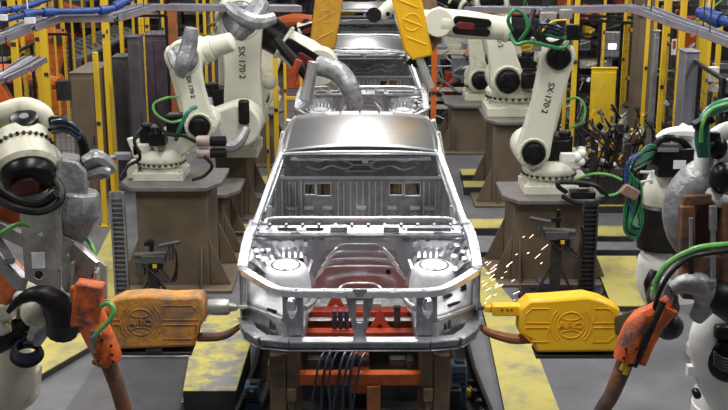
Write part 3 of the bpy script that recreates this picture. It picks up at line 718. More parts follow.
    m.lathe(W3, d, [(-.02,rw*.9),(rw*1.5,rw*.75),(rw*1.6,rw*.5)],18); m.build('wrist', mt, t, bev=.01)
    return t, E3, W3, d, ya
def hoses(parent, name, lists, r, mt):
    m = MB()
    for l in lists: m.tube(l, r, 7, 6)
    return m.build(name, mt, parent)
# --- left pedestals
_, c1, y1, z1 = pedestal('brown pedestal with grey top plate at left, nearest to us, behind the soiled gun', 135, 207, 116, 219, 187, 11.4)
_, c2, y2, z2 = pedestal('narrow brown pedestal right behind the nearest left one, grey plate stepping out to its right', 176, 223, 172, 238, 194, 12.6, dd=.7)
_, c3, y3, z3 = pedestal('brown pedestal third in the left row, under the lettered robot arm', 215, 247, 200, 252, 152, 14.3, dd=1.0)
_, c4, y4, z4 = pedestal('small brown pedestal farthest in the left row beside the yellow poles', 246, 275, 240, 282, 113, 17.5)
# robot A on pedestal 1
def xz(px, py, Y): p = P(px, py, Y); return (p.x, p.z)
Y = 11.8; ya_ = 11.55
t, E3, W3, d, ya = robot('cream robot at left on the nearest brown pedestal, its round elbow wrapped in grey cloth', 'r', Y, P(162,180,Y).x, z1, xz(203,122,Y), xz(184,58,ya_), xz(216,46,Y), 1, .165, .19, .13, 'SX·170·2', boot=(-.35,-.1), mt='cream', cover=True, fcover=False, hand=False, group='cream robots along the left of the line')
m = MB(); m.tube([P(192,28,11.2),P(189,45,11.2),P(184,62,11.15),P(180,74,11.2)], [.07,.085,.085,.06], 10, 5); m.tube([P(170,52,11.4),P(176,66,11.3),P(186,76,11.3)], [.04,.05,.04], 8, 4); m.build('grey_dress_sleeve', 'wrap', t)
m = MB(); 
for dz in (0,-.13): m.lathe((P(192,0,11.4).x,11.35,1.63+dz),(1,0,0),[(0,.05),(.02,.06),(.13,.06),(.14,.05)],16)
m.build('motor_casing', 'pinkm', t)
m = MB()
for dz in (0,-.13): m.lathe((P(192,0,11.4).x+.14,11.35,1.63+dz),(1,0,0),[(0,.052),(.16,.055),(.17,.03)],16)
m.build('drive_motor', 'black', t)
m = MB(); m.box((P(150,0,11.5).x,11.6,z1+.46),(.17,.2,.13)); m.box((P(153,0,11.5).x,11.5,z1+.56),(.06,.06,.09)); m.box((P(146,0,11.5).x,11.5,z1+.56),(.05,.06,.08)); m.build('connector_stack', 'black', t, bev=.01)
hoses(t, 'green_hose', [[P(196,107,11.3),P(188,112,11.2),P(180,128,11.2),P(176,140,11.3)]], .022, 'teal')
hoses(t, 'black_cable', [[P(142,128,11.4),P(134,140,11.3),P(140,158,11.3),P(128,166,11.3),P(120,178,11.2)],[P(158,124,11.3),P(168,134,11.2),P(184,136,11.2),P(196,142,11.2)],[P(204,156,11.2),P(212,166,11.2),P(204,176,11.2),P(192,180,11.2)]], .018, 'rubber')
hoses(t, 'light_green_hose', [[P(178,97,11.4),P(166,98,11.2),P(154,104,11.2),P(156,114,11.2),P(170,122,11.3),P(182,120,11.4)]], .014, 'lgreen')
m = MB(); m.tube([P(131,157,11.6),P(120,156,11.6),P(110,158,11.5)], [.05,.035,.02], 8, 3); m.box(P(122,156,11.6),(.16,.12,.07)); m.build('side_connector', 'tray', t, bev=.01)
# robot B on pedestal 3
Y = 13.6
t, E3, W3, d, ya = robot('large cream robot, second on the left, lettering down its upright arm, grey wrapped hand', 'r', 14.2, P(230,150,14.3).x, z3, xz(243,122,13.75), xz(240,20,13.75), xz(320,66,14.1), 1, .25, .28, .22, 'SX·170·2', boot=(-.02,.26), mt='cream', cover=True, waist=.22, group='cream robots along the left of the line')
W = P(322,68,13.4)
m = MB(); m.tube([W+V((-.05,0,.03)),P(338,72,13.3),P(350,88,13.2),P(356,108,13.2)], [.12,.125,.12,.10], 12, 5); m.build('grey_dress_sleeve', 'wrap', t)
m = MB(); m.xz(hull2(xz(212,130,13.4),.22,xz(240,124,13.4),.27,10), 13.25, 13.75); m.xz(hull2(xz(198,140,13.5),.12,xz(214,140,13.5),.14,8), 13.2, 13.6); m.build('turret_cover', 'cream', t, bev=.03)
m = MB(); m.tube([P(262,2,13.3),P(255,14,13.2),P(243,28,13.1),P(236,36,13.1)], [.10,.13,.12,.09], 10, 5); m.tube([P(228,6,13.2),P(240,16,13.0),P(258,22,13.0),P(274,18,13.1)], [.06,.09,.09,.07], 10, 5); m.build('shoulder_sleeve', 'wrap', t)
m = MB(); m.tube([P(208,98,12.9),P(211,124,12.8),P(220,142,12.8),P(236,144,12.8),P(247,128,12.9)], [.05,.08,.09,.08,.05], 9, 5); m.tube([P(196,106,12.9),P(206,136,12.8),P(222,150,12.8)], .05, 8, 5); m.build('sagging_cable_sleeve', 'wrap', t)
m = MB(); m.tube([P(275,38,13.5),P(286,52,13.5),P(300,68,13.5),P(306,78,13.5)], [.05,.07,.07,.04], 8, 5); m.build('black_hose', 'rubber', t)
m = MB(); m.tube([P(299,60,13.4),P(294,74,13.4),P(292,86,13.4)], .045, 8, 4); m.build('rusty_hose', 'redp', t)
m = MB(); m.tube([P(314,62,13.3),P(310,80,13.3),P(306,100,13.3)], [.07,.07,.09], 10, 4); m.tube([P(300,108,13.3),P(312,98,13.3)],.05,8); m.build('chrome_arm', 'bodyb', t)
m = MB(); m.box((P(244,112,13.2).x,13.2,P(244,112,13.2).z),(.13,.1,.30)); m.build('dark_recess', 'black', t, bev=.03)
m = MB(); m.bar(P(250,62,14.1),P(269,82,14.1),.10,.10,(0,1,0)); m.bar(P(269,82,14.1),P(258,112,14.1),.10,.10,(0,1,0)); m.ball(P(269,82,14.1),.10); m.build('side_link', 'cream2', t, bev=.01)
# robot K behind, upper left of B
t, E3, W3, d, ya = robot('cream robot partly hidden behind the two front left robots, near the top edge', 'r', 18.2, P(262,112,18.2).x, z4, xz(262,95,18), xz(276,40,18), xz(310,30,18), 1, .19, .19, .11, None, mt='cream2', group='cream robots along the left of the line', dense=False)
# --- right pedestals
_, c5, y5, z5 = pedestal('brown pedestal with grey octagonal plate at right, nearest to us, beside a machine stand', 514, 590, 505, 606, 200, 11.6, dd=.75)
_, c6, y6, z6 = pedestal('tall brown pedestal second in the right row, behind the nearest right pedestal', 494, 530, 487, 555, 122, 15.0, dd=1.0)
_, c7, y7, z7 = pedestal('brown pedestal third in the right row, left of the second one', 452, 500, 446, 510, 106, 18.5, dd=1.0)
Y = 12.0
t, E3, W3, d, ya = robot('cream robot on the nearest right pedestal, lettered arm leaning right and forearm reaching left', 'r', Y, P(548,192,Y).x, z5, xz(533,152,Y-.25), xz(558,57,Y-.25), xz(438,22,Y-.1), -1, .185, .175, .145, 'SX·170·2', boot=(-.02,.26), foff=.22, mt='cream', group='cream robots along the right of the line')
hoses(t, 'green_hose', [[P(512,30,11.4),P(508,20,11.3),P(514,10,11.3),P(524,14,11.3),P(528,28,11.3),P(520,40,11.4)],[P(510,34,11.4),P(516,44,11.3),P(530,42,11.3),P(560,48,11.4),P(568,42,11.5)],[P(538,30,11.5),P(552,36,11.4),P(566,38,11.4)]], .020, 'green')
hoses(t, 'black_hose', [[P(548,20,11.5),P(540,32,11.4),P(548,44,11.4),P(562,40,11.4),P(556,26,11.5)],[P(534,10,11.5),P(530,26,11.4),P(540,40,11.4)]], .028, 'rubber')
m = MB(); m.box(P(536,44,11.6),(.10,.12,.14)); m.box(P(548,18,11.7),(.16,.12,.12)); m.box(P(566,14,11.7),(.12,.12,.10)); m.build('valve_block', 'alu', t, bev=.008)
hoses(t, 'yellow_hose', [[P(530,50,11.5),P(540,34,11.4),P(552,22,11.4),P(566,20,11.5)]], .012, 'yellow')
m = MB(); m.box(P(572,32,11.7),(.14,.14,.16)); m.box(P(584,182,11.5),(.12,.1,.1)); m.build('black_connector', 'black', t, bev=.01)
m = MB(); 
for k in range(9): m.torus(P(552,34,11.45)+V((0,0,.03*(k%3))), (0.3,.3,1), .07+.008*k, .010, 18, 5)
m.build('coiled_cable', 'bluel', t)
m = MB(); p = P(577,157,11.5); m.ball(p,(.06,.06,.06)); m.ball(p+V((.05,0,.04)),(.05,.05,.05)); m.ball(p+V((.04,0,-.05)),(.05,.05,.05)); m.box(p+V((-.10,0,0)),(.14,.1,.08)); m.build('hose_fitting', 'white', t)
hoses(t, 'black_cable_loop', [[P(566,192,11.3),P(558,186,11.2),P(562,182,11.2),P(590,184,11.2),P(602,190,11.2),P(606,198,11.2),P(592,204,11.2),P(574,202,11.2),P(562,196,11.2)]], .026, 'rubber')
hoses(t, 'light_green_cable', [[P(570,182,11.5),P(592,174,11.3),P(610,175,11.3),P(622,180,11.2)],[P(600,196,11.2),P(616,194,11.2),P(624,186,11.2)]], .014, 'lgreen')
hoses(t, 'green_loop', [[P(566,100,11.9),P(578,98,11.8),P(585,108,11.8),P(582,122,11.8),P(570,128,11.9)]], .014, 'lgreen')
m = MB(); m.box(P(582,194,11.4),(.26,.16,.08)); m.build('junction_box', 'black', t, bev=.01)
# robots H and I
Y = 15.6
t, E3, W3, d, ya = robot('cream robot behind the front right one, large round motor, arm cut by top edge', 'r', Y, P(512,118,Y).x, z6, xz(507,80,Y-.3), xz(491,1,Y-.3), xz(440,-30,Y-.2), -1, .24, .22, .13, 'SX·170·2', boot=(0,.2), mt='cream', waist=.18, group='cream robots along the right of the line')
m = MB(); m.tube([P(440,-30,15.3),P(412,-8,15.1),P(396,2,15.0),P(380,16,15.0)], [.12,.11,.10,.09], 12, 4); fo = m.build('tool_arm', 'cream', t); m = MB(); m.cyl(P(374,15,14.9),P(374,15,15.15),.10); m.cyl(P(388,14,14.85),P(388,14,15.0),.03); m.build('tool_disc', 'black', fo)
m = MB(); m.box(P(530,80,15.2),(.25,.2,.22)); m.build('black_motor_block', 'black', t, bev=.02)
Y = 19.2
t, E3, W3, d, ya = robot('cream robot third in the right row, its round motor left of the bigger one', 'r', Y, P(484,100,Y).x, z7, xz(480,80,Y-.3), xz(470,10,Y-.3), xz(430,-10,Y-.2), -1, .22, .20, .12, None, boot=(0,.2), mt='cream2', waist=.12, group='cream robots along the right of the line')
# ================= FOREGROUND ROBOTS =================
def disc(m, c, ax, r, t, n=28): c = V(c); ax = V(ax).normalized(); m.cyl(c-ax*t/2, c+ax*t/2, r, n=n)
# --- robot C: left foreground, bent over, carries the soiled gun
Yc = 6.9
t = thing('industrial_robot', 'large robot at the left edge with bolted ivory wrist drum and drilled metal bracket', 'robot', (-2.75, 6.9, 0), 'robots cut by the picture edge in front')
m = MB(); m.lathe((-3.7,6.5,0),(0,0,1),[(0,.45),(.12,.45),(.14,.34),(.5,.32),(.55,.40),(.8,.38)],28); m.build('base', 'cream2', t, bev=.01)
m = MB(); m.tube([(-3.7,6.5,.7),(-3.6,6.6,1.5),(-3.05,6.95,2.3)], [.24,.19,.22], 16, 4); m.build('lower_arm', 'cream2', t)
m = MB(); m.tube([(-3.05,6.95,2.3),P(-40,140,6.8),P(-5,150,6.7)], [.22,.2,.17], 16, 4); m.build('forearm', 'cream2', t)
ax = V((.28,-.62,-.62)).normalized()
c = P(26,166,6.5)
m = MB(); m.lathe(c-ax*.22,ax,[(0,.15),(.02,.175),(.10,.18),(.105,.172),(.14,.172),(.145,.185),(.24,.19),(.27,.17)],32); drum = m.build('wrist_drum', 'cream2', t)
m = MB(); u = ax.orthogonal().normalized(); w = ax.cross(u)
for k in range(30):
    a = 2*math.pi*k/30; m.cyl(c-ax*.115+(u*math.cos(a)+w*math.sin(a))*.165, c-ax*.115+(u*math.cos(a)+w*math.sin(a))*.187, .011, n=7)
m.build('bolt', 'black', drum)
m = MB(); m.lathe(c+ax*.035,ax,[(0,.155),(.05,.16),(.085,.145),(.09,.02)],30); cap = m.build('end_cap', 'black', t)
m = MB(); m.lathe(c+ax*.10+V((-.03,0,-.03)),ax,[(0,.09),(.03,.085),(.035,.02)],24); m.build('cap_cover', 'red', cap)
m = MB(); m.tube([P(-14,128,6.8),P(6,114,6.7),P(26,110,6.7),P(42,116,6.7),P(47,128,6.7)], [.06,.075,.08,.07,.05], 12, 6); m.tube([P(-10,150,6.7),P(20,142,6.7),P(45,146,6.6),P(58,162,6.6),P(60,182,6.6),P(50,198,6.5)], [.03,.03,.035,.04,.045,.035], 10, 6); m.build('ivory_housing', 'cream2', t)
m = MB(); m.cyl(P(27,137,6.6),P(26,121,6.6),.075); m.lathe(P(25,124,6.6),(0,-.5,1),[(0,.08),(.05,.085),(.06,.07)],20); mo = m.build('wrist_motor', 'black', t)
m = MB(); m.lathe(P(25,121,6.58),(0,-.5,1),[(0,.055),(.025,.052),(.03,.03),(.04,.028)],18); m.build('motor_lid', 'galv', mo)
m = MB()
for k in range(6):
    q = k*3; m.tube([P(40+q,126+k,6.7),P(55+q*.8,118+k*2,6.65),P(70+q*.7,124+k*2,6.6),P(80+q*.5,142+k*3,6.6),P(84,162+k,6.6)], .018+.004*(k%2), 8, 5)
m.build('hose_bundle', 'rubber', t)
m = MB()
for k in range(3): m.tube([P(52,122+5*k,6.6),P(66,121+5*k,6.55),P(80,131+4*k,6.55)], .013, 7, 5)
m.build('shiny_hose', 'bluel', t)
m = MB(); m.prism([(-.09,-.17),(.06,-.20),(.10,-.10),(.10,.10),(.04,.16),(-.06,.17),(-.10,.05)], P(72,183,6.6), (.95,.2,-.1),(0,.1,1),(-.2,1,0), .20); m.tube([P(78,190,6.6),P(76,212,6.6),P(70,238,6.65)], [.13,.15,.09], 10, 5); m.build('grey_wrapped_joint', 'wrap', t, bev=.03, sub=0)
m = MB(); m.tube([P(86,162,6.6),P(96,158,6.6),P(106,164,6.65),P(112,170,6.7)], [.05,.055,.05,.03], 9, 4); m.tube([P(88,176,6.6),P(100,172,6.6),P(110,174,6.6)], [.04,.05,.03], 8, 4); m.build('grey_wrapped_hose', 'wrap', t)
m = MB(); m.tube([P(-6,196,6.3),P(14,208,6.25),P(40,212,6.25),P(58,204,6.3),P(62,192,6.35),P(56,180,6.4)], .022, 8, 6); m.tube([P(-6,186,6.3),P(16,200,6.3),P(40,204,6.3),P(56,194,6.3)], .026, 8, 6); m.build('black_cable_loop', 'rubber', t)
# bracket plates
b = 6.45
pp = lambda x, y, Y=6.45: P(x, y, Y)
o = pp(40,248); kx = (6.45*.968+.9)/1112
def loc(x, y): return ((x-40)*kx, (248-y)*kx*1.02)
mx = MX(o, (1,.12,0), (0,.12,1))
m = MB(); m.plate([loc(*q) for q in ((24,200),(62,196),(60,240),(56,288),(50,290),(26,276))], [circ(*loc(42,234),.020,4), circ(*loc(38,273),.03)]+[circ(*loc(28,212+11*j),.008,8) for j in range(5)]+[circ(*loc(57,214+11*j),.008,8) for j in range(6)], .03, mx, .005)
br = m.build('drilled_bracket', 'alu', t)
m = MB(); m.prism([loc(*q) for q in ((33,251),(45,251),(45,266),(33,266))], o+V((0,-.022,0)), (1,.12,0),(0,.12,1),(-.12,1,0), .004); m.build('sticker', 'lab', br)
m = MB(); m.lathe(pp(38,273)+V((0,.02,0)),(0,-1,.1),[(0,.034),(.02,.036),(.05,.028),(.06,.012)],18); m.build('large_bolt', 'dark', br)
m = MB(); m.plate([loc(*q) for q in ((60,240),(72,246),(98,270),(97,300),(60,292),(57,286))], [circ(*loc(64,256),.014,8), circ(*loc(66,268),.01,8), circ(*loc(64,280),.012,8)], .05, MX(o+V((0,.06,0)), (1,.12,0), (0,.12,1)), .006)
m.bar(pp(72,250,6.5),pp(95,270,6.4),.03,.12); m.bar(pp(73,262,6.42),pp(72,300,6.42),.015,.05); m.bar(pp(97,270,6.4),pp(96,302,6.4),.02,.10); m.build('side_bracket', 'alu', t, bev=.006)
m = MB(); m.bar(pp(-10,250,6.9),pp(24,285,6.7),.06,.12); m.bar(pp(-6,225,6.9),pp(26,240,6.7),.05,.10); m.bar(pp(10,262,6.7),pp(-8,236,6.9),.08,.05); m.build('rear_bracket', 'galv', t, bev=.01)
m = MB(); m.bar(pp(-6,214,7.0),pp(24,206,6.9),.12,.26); m.bar(pp(-4,292,7.0),pp(12,262,6.9),.10,.30); m.build('orange_guard', 'orange', t, bev=.01)
m = MB(); m.tube([P(8,312,6.35),P(20,300,6.35),P(36,294,6.35),P(52,300,6.4),P(62,316,6.5),P(62,332,6.55)], [.015,.03,.05,.08,.11,.10], 14, 6); m.build('black_boot', 'rubber', t)
m = MB(); m.ball(P(38,312,6.5),(.11,.1,.10)); m.box(P(24,300,6.6),(.12,.1,.10)); m.build('ivory_cover', 'cream2', t, bev=.02)
# adapter between bracket and gun
m = MB(); m.cyl(P(74,318,6.8),P(103,320,7.7),.075); m.cyl(P(66,316,6.55),P(84,318,6.95),.10); m.build('gun_adapter', 'dark', t, bev=.01)
# orange sleeve with pipe
t2 = thing('dress_pipe', 'rusty pipe with orange sleeve running down in front of the soiled gun at left', 'pipe', FL(128,440), 'sleeved pipes in the foreground')
Yo = 6.3
m = MB(); m.tube([P(84,284,Yo),P(88,305,Yo-.02),P(96,330,Yo-.05),P(106,350,Yo-.05),P(110,362,Yo-.05)], [.085,.092,.088,.085,.075], 14, 4)
m.prism([(-.09,-.15),(.08,-.14),(.09,.12),(-.07,.13)], P(88,302,Yo-.06), (1,0,-.1),(.1,0,1),(0,1,0), .12)
sl = m.build('orange_sleeve', 'sleeve', t2, bev=.02)
m = MB()
for x, y in ((111,346),(112,355),(98,361),(102,340),(113,362)): m.cyl(P(x,y,Yo-.13),P(x,y,Yo-.17),.010,n=8)
m.build('hole', 'rubber', sl)
m = MB(); m.tube([P(104,352,Yo),P(112,372,Yo-.02),P(119,392,Yo-.02),P(128,430,Yo),V((P(140,470,Yo).x,Yo,.05))], [.05,.05,.048,.048,.05], 12, 5); m.build('rusty_pipe', 'rust', t2)
m = MB(); 
for x, y, r in ((98,354,.035),(101,361,.04),(106,363,.03),(95,362,.02),(108,358,.028)): m.ball(P(x,y,Yo-.10),(r,r*.8,r))
m.build('spatter_lump', 'sleeve', t2)
m = MB(); m.tube([P(98,308,Yo-.1),P(108,303,Yo-.12),P(114,310,Yo-.14),P(108,322,Yo-.15),P(98,332,Yo-.15),P(94,344,Yo-.12)], .014, 8, 6); m.build('green_hose', 'lgreen', t2)
m = MB(); m.tube([P(93,330,Yo-.13),P(92,345,Yo-.13),P(95,352,Yo-.12)], .016, 8, 4); m.cyl(P(92,338,Yo-.14),P(100,333,Yo-.14),.014); m.build('hose_clip', 'galv', t2)
tag(MB().tube([P(80,236,6.7),P(88,240,6.65),P(94,252,6.6),P(94,266,6.6),P(90,270,6.6)], .014, 8, 6).build('green_hose', 'lgreen'), 'green hose arching behind the drilled bracket at left', 'hose')
tag(MB().tube([P(-8,240,6.3),P(6,230,6.28),P(20,224,6.3),P(30,226,6.32)], .014, 8, 6).build('green_hose', 'lgreen'), 'short green hose at the left edge above the drilled bracket', 'hose')
# --- lower left robot
t = thing('industrial_robot', 'low cream robot at the bottom left edge with warning triangle and coiled blue cable', 'robot', (-2.35, 7.4, 0), 'robots cut by the picture edge in front')
m = MB(); m.lathe((-2.80,7.6,0),(0,0,1),[(0,.36),(.10,.36),(.12,.30),(.30,.29),(.32,.33),(.42,.33)],30); m.build('base', 'cream2', t, bev=.01)
m = MB(); m.lathe((-2.80,7.6,.40),(0,0,1),[(0,.32),(.15,.32),(.22,.27),(.3,.22)],30); m.xz(hull2((-2.80,.6),.24,(-2.62,1.0),.20,10), 7.4, 7.75); m.tube([P(8,340,7.2),P(14,362,7.2),P(12,385,7.3),P(-4,400,7.4)],[.10,.14,.17,.16],14,4); m.box(P(28,392,7.3),(.12,.12,.08)); m.prism([(0,0),(.2,.0),(.16,-.25),(.02,-.35)],P(12,366,7.3),(1,0,0),(0,0,1),(0,1,0),.18); m.build('turret', 'cream2', t, bev=.03)
m = MB(); m.tube([P(2,296,7.1),P(14,290,7.1),P(28,296,7.1),P(36,306,7.1)], [.16,.17,.14,.08], 14, 4); m.lathe(P(38,318,7.1),(1,.0,.35),[(-.14,.06),(-.1,.09),(0,.095),(.06,.08)],18); m.build('upper_casting', 'cream2', t)
m = MB(); m.tube([P(-4,342,7.0),P(8,336,7.0),P(20,328,7.0)], [.085,.085,.075], 14, 3); m.cyl(P(18,329,7.0),P(34,318,7.05),.05); m.build('drive_motor', 'rubber', t)
m = MB(); m.tube([P(43,318,6.95),P(40,330,6.9),P(34,342,6.9)], [.06,.07,.05], 9, 4); m.build('grey_sleeve', 'wrap', t)
m = MB(); 
for k in range(6): m.torus(P(27,353-1.3*k,6.9), (.15,-.45,1), .095-.004*k, .011, 24, 6)
m.build('coiled_cable', 'bluel', t)
m = MB(); m.torus(P(27,355,6.9), (.15,-.45,1), .09, .022, 22, 6); m.cyl(P(24,344,6.85),P(33,344,6.85),.02); m.build('cable_support', 'rubber', t)
m = MB(); p = P(5,320,6.93); m.prism([(-.04,-.03),(.04,-.03),(0,.04)], p, (1,0,0),(0,.1,1),(0,1,0), .006); wl = m.build('warning_triangle', 'yellow', t)
m = MB(); p = P(5,320,6.925); m.text('!', .05, .001, MX(p+V((0,-.001,-.004)),(1,0,0),(0,.1,1))); m.build('warning_mark', 'letter', wl)
m = MB(); m.bar(P(-2,312,6.95),P(14,308,6.95),.14,.12); m.bar(P(-2,328,6.96),P(10,322,6.96),.10,.12); m.build('side_cover', 'cream2', t, bev=.02)
# --- robot E: right, vertical, black motors on top
t = thing('industrial_robot', 'upright cream robot at right with black motor block, black boot and green cable bundle', 'robot', (2.35, 9.3, 0), 'robots cut by the picture edge in front')
Ye = 9.0
m = MB(); bx_ = P(716,320,9.5).x; m.lathe((bx_,9.5,0),(0,0,1),[(0,.24),(.10,.24),(.12,.18),(.5,.17),(.62,.20)],28); m.build('base', 'cream', t, bev=.01)
m = MB(); m.tube([(bx_,9.5,.5),(bx_-.05,9.45,.85),P(690,300,9.3),P(676,272,9.1)],[.17,.16,.14,.13],14,4); m.tube([P(656,302,Ye),P(652,282,Ye),P(656,262,Ye),P(664,248,Ye)], [.09,.13,.16,.12], 14, 4); m.tube([P(682,300,Ye+.1),P(680,270,Ye+.1),P(672,250,Ye+.05)], [.13,.15,.14], 14, 4); m.build('lower_casting', 'white', t)
m = MB(); m.tube([P(654,270,8.86),P(650,284,8.84),P(652,300,8.86)], [.03,.055,.04], 10, 4); m.build('casting_recess', 'black', t)
m = MB(); m.lathe(P(661,247,Ye),(-.02,0,1),[(0,.20),(.05,.205),(.30,.19),(.36,.19),(.38,.17)],26); m.build('black_boot', 'rubber', t)
m = MB(); m.tube([P(660,210,Ye),P(662,192,Ye),P(668,172,Ye)], [.13,.16,.13], 16, 4); m.build('arm', 'cream', t)
m = MB(); m.box(P(672,160,8.9),(.28,.26,.24)); m.cyl(P(657,165,8.85),P(662,148,8.85),.07); m.tube([P(655,146,8.8),P(664,138,8.8),P(680,140,8.8),P(690,150,8.85)],.03,8,4); mb = m.build('motor_block', 'black', t, bev=.025)
m = MB(); m.box(P(675,161,8.9)+V((0,-.135,0)),(.10,.006,.07)); m.build('sticker', 'lab', mb)
m = MB(); m.box(P(668,150,8.75),(.17,.012,.03)); m.build('bright_strip', 'galv', mb)
m = MB(); m.tube([P(657,139,9.0),P(668,134,9.0),P(686,133,9.0),P(696,137,9.0),P(694,158,9.0)], [.03,.05,.06,.07,.06], 10, 5); m.tube([P(680,128,9.05),P(695,136,9.05)],.05,8); m.build('top_casting', 'white', t)
m = MB(); m.bar(P(640,172,8.7),P(652,172,8.7),.02,.02); m.bar(P(641,182,8.68),P(653,180,8.68),.02,.02); m.bar(P(653,170,8.7),P(651,184,8.7),.025,.02,(0,1,0)); m.bar(P(641,182,8.7),P(643,203,8.72),.025,.02,(0,1,0)); m.build('white_bracket', 'white', t, bev=.004)
for k in range(8):
    m = MB(); m.tube([P(658-k,146+k*2,8.8),P(647-k,146+k*3,8.7),P(636-k*1.4,160+k*2,8.66-.02*(k%3)),P(629+k*1.5,182,8.64-.02*(k%2)),P(626+k*2.2,200,8.64),P(624+k*1.8,214,8.64),P(625+k*1.2,232-k,8.66-.01*k),P(636+k*.6,238-k*1.6,8.66),P(643-k*.6,220,8.66),P(640-k*.5,204,8.68),P(634+k,192,8.7)], .0085, 7, 5)
    m.build('green_cable', ('green','teal','rubber','green')[k%4], t)
m = MB()
for k in range(2): m.tube([P(650-k,150,8.75),P(634-k*3,158,8.62),P(626-k,176,8.6),P(628,196,8.6),P(632,212,8.6)], .009, 7, 5)
m.build('blue_cable', 'blue', t)
m = MB(); m.box(P(630,192,8.6),(.14,.06,.09),(0,.5,0)); m.build('cable_clamp', 'copper', t, bev=.01)
# --- robot D: right foreground
t = thing('industrial_robot', 'robot at the right edge with grey wrapped wrist, white casting and rusty gun bracket', 'robot', (2.9, 6.9, 0), 'robots cut by the picture edge in front')
m = MB(); m.lathe((3.85,6.5,0),(0,0,1),[(0,.45),(.12,.45),(.14,.34),(.5,.32),(.55,.40),(.8,.38)],28); m.build('base', 'cream', t, bev=.01)
m = MB(); m.tube([(3.85,6.5,.7),(3.7,6.7,1.5),(3.15,6.95,2.25)], [.24,.19,.22], 16, 4); m.build('lower_arm', 'cream', t)
m = MB(); m.tube([(3.15,6.95,2.25),P(760,150,6.8),P(735,160,6.7)], [.22,.2,.17], 16, 4); m.build('forearm', 'cream', t)
Yd = 6.6
m = MB(); m.lathe(P(736,166,Yd+.1),(-1,-.3,-.15),[(0,.22),(.08,.225),(.13,.20),(.17,.16)],28); m.tube([P(708,188,Yd-.05),P(704,168,Yd-.05),P(708,148,Yd-.05),P(720,134,Yd-.05),P(736,128,Yd-.05)], [.05,.06,.06,.055,.05], 12, 5); m.tube([P(704,180,Yd-.05),P(714,196,Yd-.1),P(732,202,Yd-.1)], [.04,.05,.06], 12, 5); m.build('white_casting', 'white', t)
m = MB(); m.ball(P(722,178,Yd-.16),(.075,.07,.10)); m.ball(P(718,148,Yd-.12),(.06,.05,.07)); m.build('black_cover', 'black', t)
m = MB(); c0 = P(690,182,Yd)
m.tube([P(716,176,Yd),P(704,178,Yd),P(692,186,Yd),P(682,200,Yd),P(679,218,Yd),P(682,236,Yd+.02),P(686,252,Yd+.05)], [.12,.125,.12,.11,.10,.09,.05], 12, 5); m.build('grey_wrapped_wrist', 'wrap', t)
m = MB()
for k in range(3): m.tube([P(738,100+k*4,6.6),P(724,102+k*3,6.5),P(710,109+k*3,6.45),P(701+k*3,122,6.42),P(698+k*4,138,6.42),P(701+k*3,156,6.45)], .022, 9, 6)
m.build('green_hose_bundle', 'teal', t)
m = MB(); m.tube([P(738,103,6.5),P(722,105,6.4),P(709,112,6.38),P(702,126,6.36),P(701,142,6.38)], .012, 7, 6); m.build('light_green_hose', 'lgreen', t)
m = MB(); m.box(P(703,122,6.4),(.12,.08,.05),(0,-.5,0)); m.box(P(712,140,6.5),(.08,.06,.10)); m.build('hose_clamp', 'rubber', t, bev=.008)
m = MB(); m.bar(P(686,204,6.5),P(686,262,6.5),.09,.10,(0,1,0)); m.bar(P(682,200,6.5),P(736,196,6.5),.08,.07); m.bar(P(728,200,6.5),P(728,298,6.5),.10,.14,(0,1,0)); m.bar(P(680,268,6.5),P(736,272,6.5),.07,.20); m.box(P(706,240,6.62),(.26,.03,.55)); m.bar(P(682,290,6.5),P(736,294,6.5),.07,.10); m.build('rusty_bracket', 'rust', t, bev=.012)
m = MB(); m.cyl(P(713,206,6.38),P(713,292,6.38),.016); m.cyl(P(713,206,6.38),P(713,230,6.38),.024); m.cyl(P(711,280,6.36),P(711,286,6.36),.032); m.cyl(P(691,218,6.4),P(691,256,6.4),.012); m.build('steel_rod', 'galv', t)
m = MB(); m.tube([P(655,292,6.35),P(658,278,6.33),P(668,264,6.3),P(684,254,6.28),P(704,247,6.25),P(738,244,6.25)], .020, 9, 6); m.cyl(P(655,294,6.35),P(655,288,6.35),.025); m.build('light_green_feed_hose', 'lgreen', t)
m = MB(); m.tube([P(652,322,6.3),P(658,296,6.28),P(670,274,6.26),P(686,260,6.25),P(704,254,6.22),P(738,250,6.2)], .015, 8, 6); m.tube([P(692,250,6.4),P(690,268,6.4),P(694,280,6.4)], .02, 8, 4); m.build('black_feed_hose', 'rubber', t)
m = MB(); m.tube([P(664,282,6.55),P(662,298,6.6),P(668,312,6.65)], [.07,.10,.08], 12, 4); m.ball(P(668,326,6.75),(.10,.1,.09)); m.bar(P(666,310,6.7),P(622,326,7.6),.12,.14); m.build('gun_adapter', 'dark', t, bev=.02)
m = MB(); m.tube([P(664,280,6.5),P(662,296,6.52),P(664,306,6.55)], [.05,.075,.05], 10, 4); m.tube([P(672,290,6.4),P(684,284,6.4),P(700,286,6.4),P(706,302,6.45),P(696,318,6.5)], [.04,.06,.08,.07,.05], 12, 5); m.build('grey_boot', 'wrap', t)
m = MB(); m.tube([P(700,300,6.45),P(716,296,6.45),P(738,306,6.5)], [.06,.11,.13], 12, 4); m.build('black_boot', 'rubber', t)
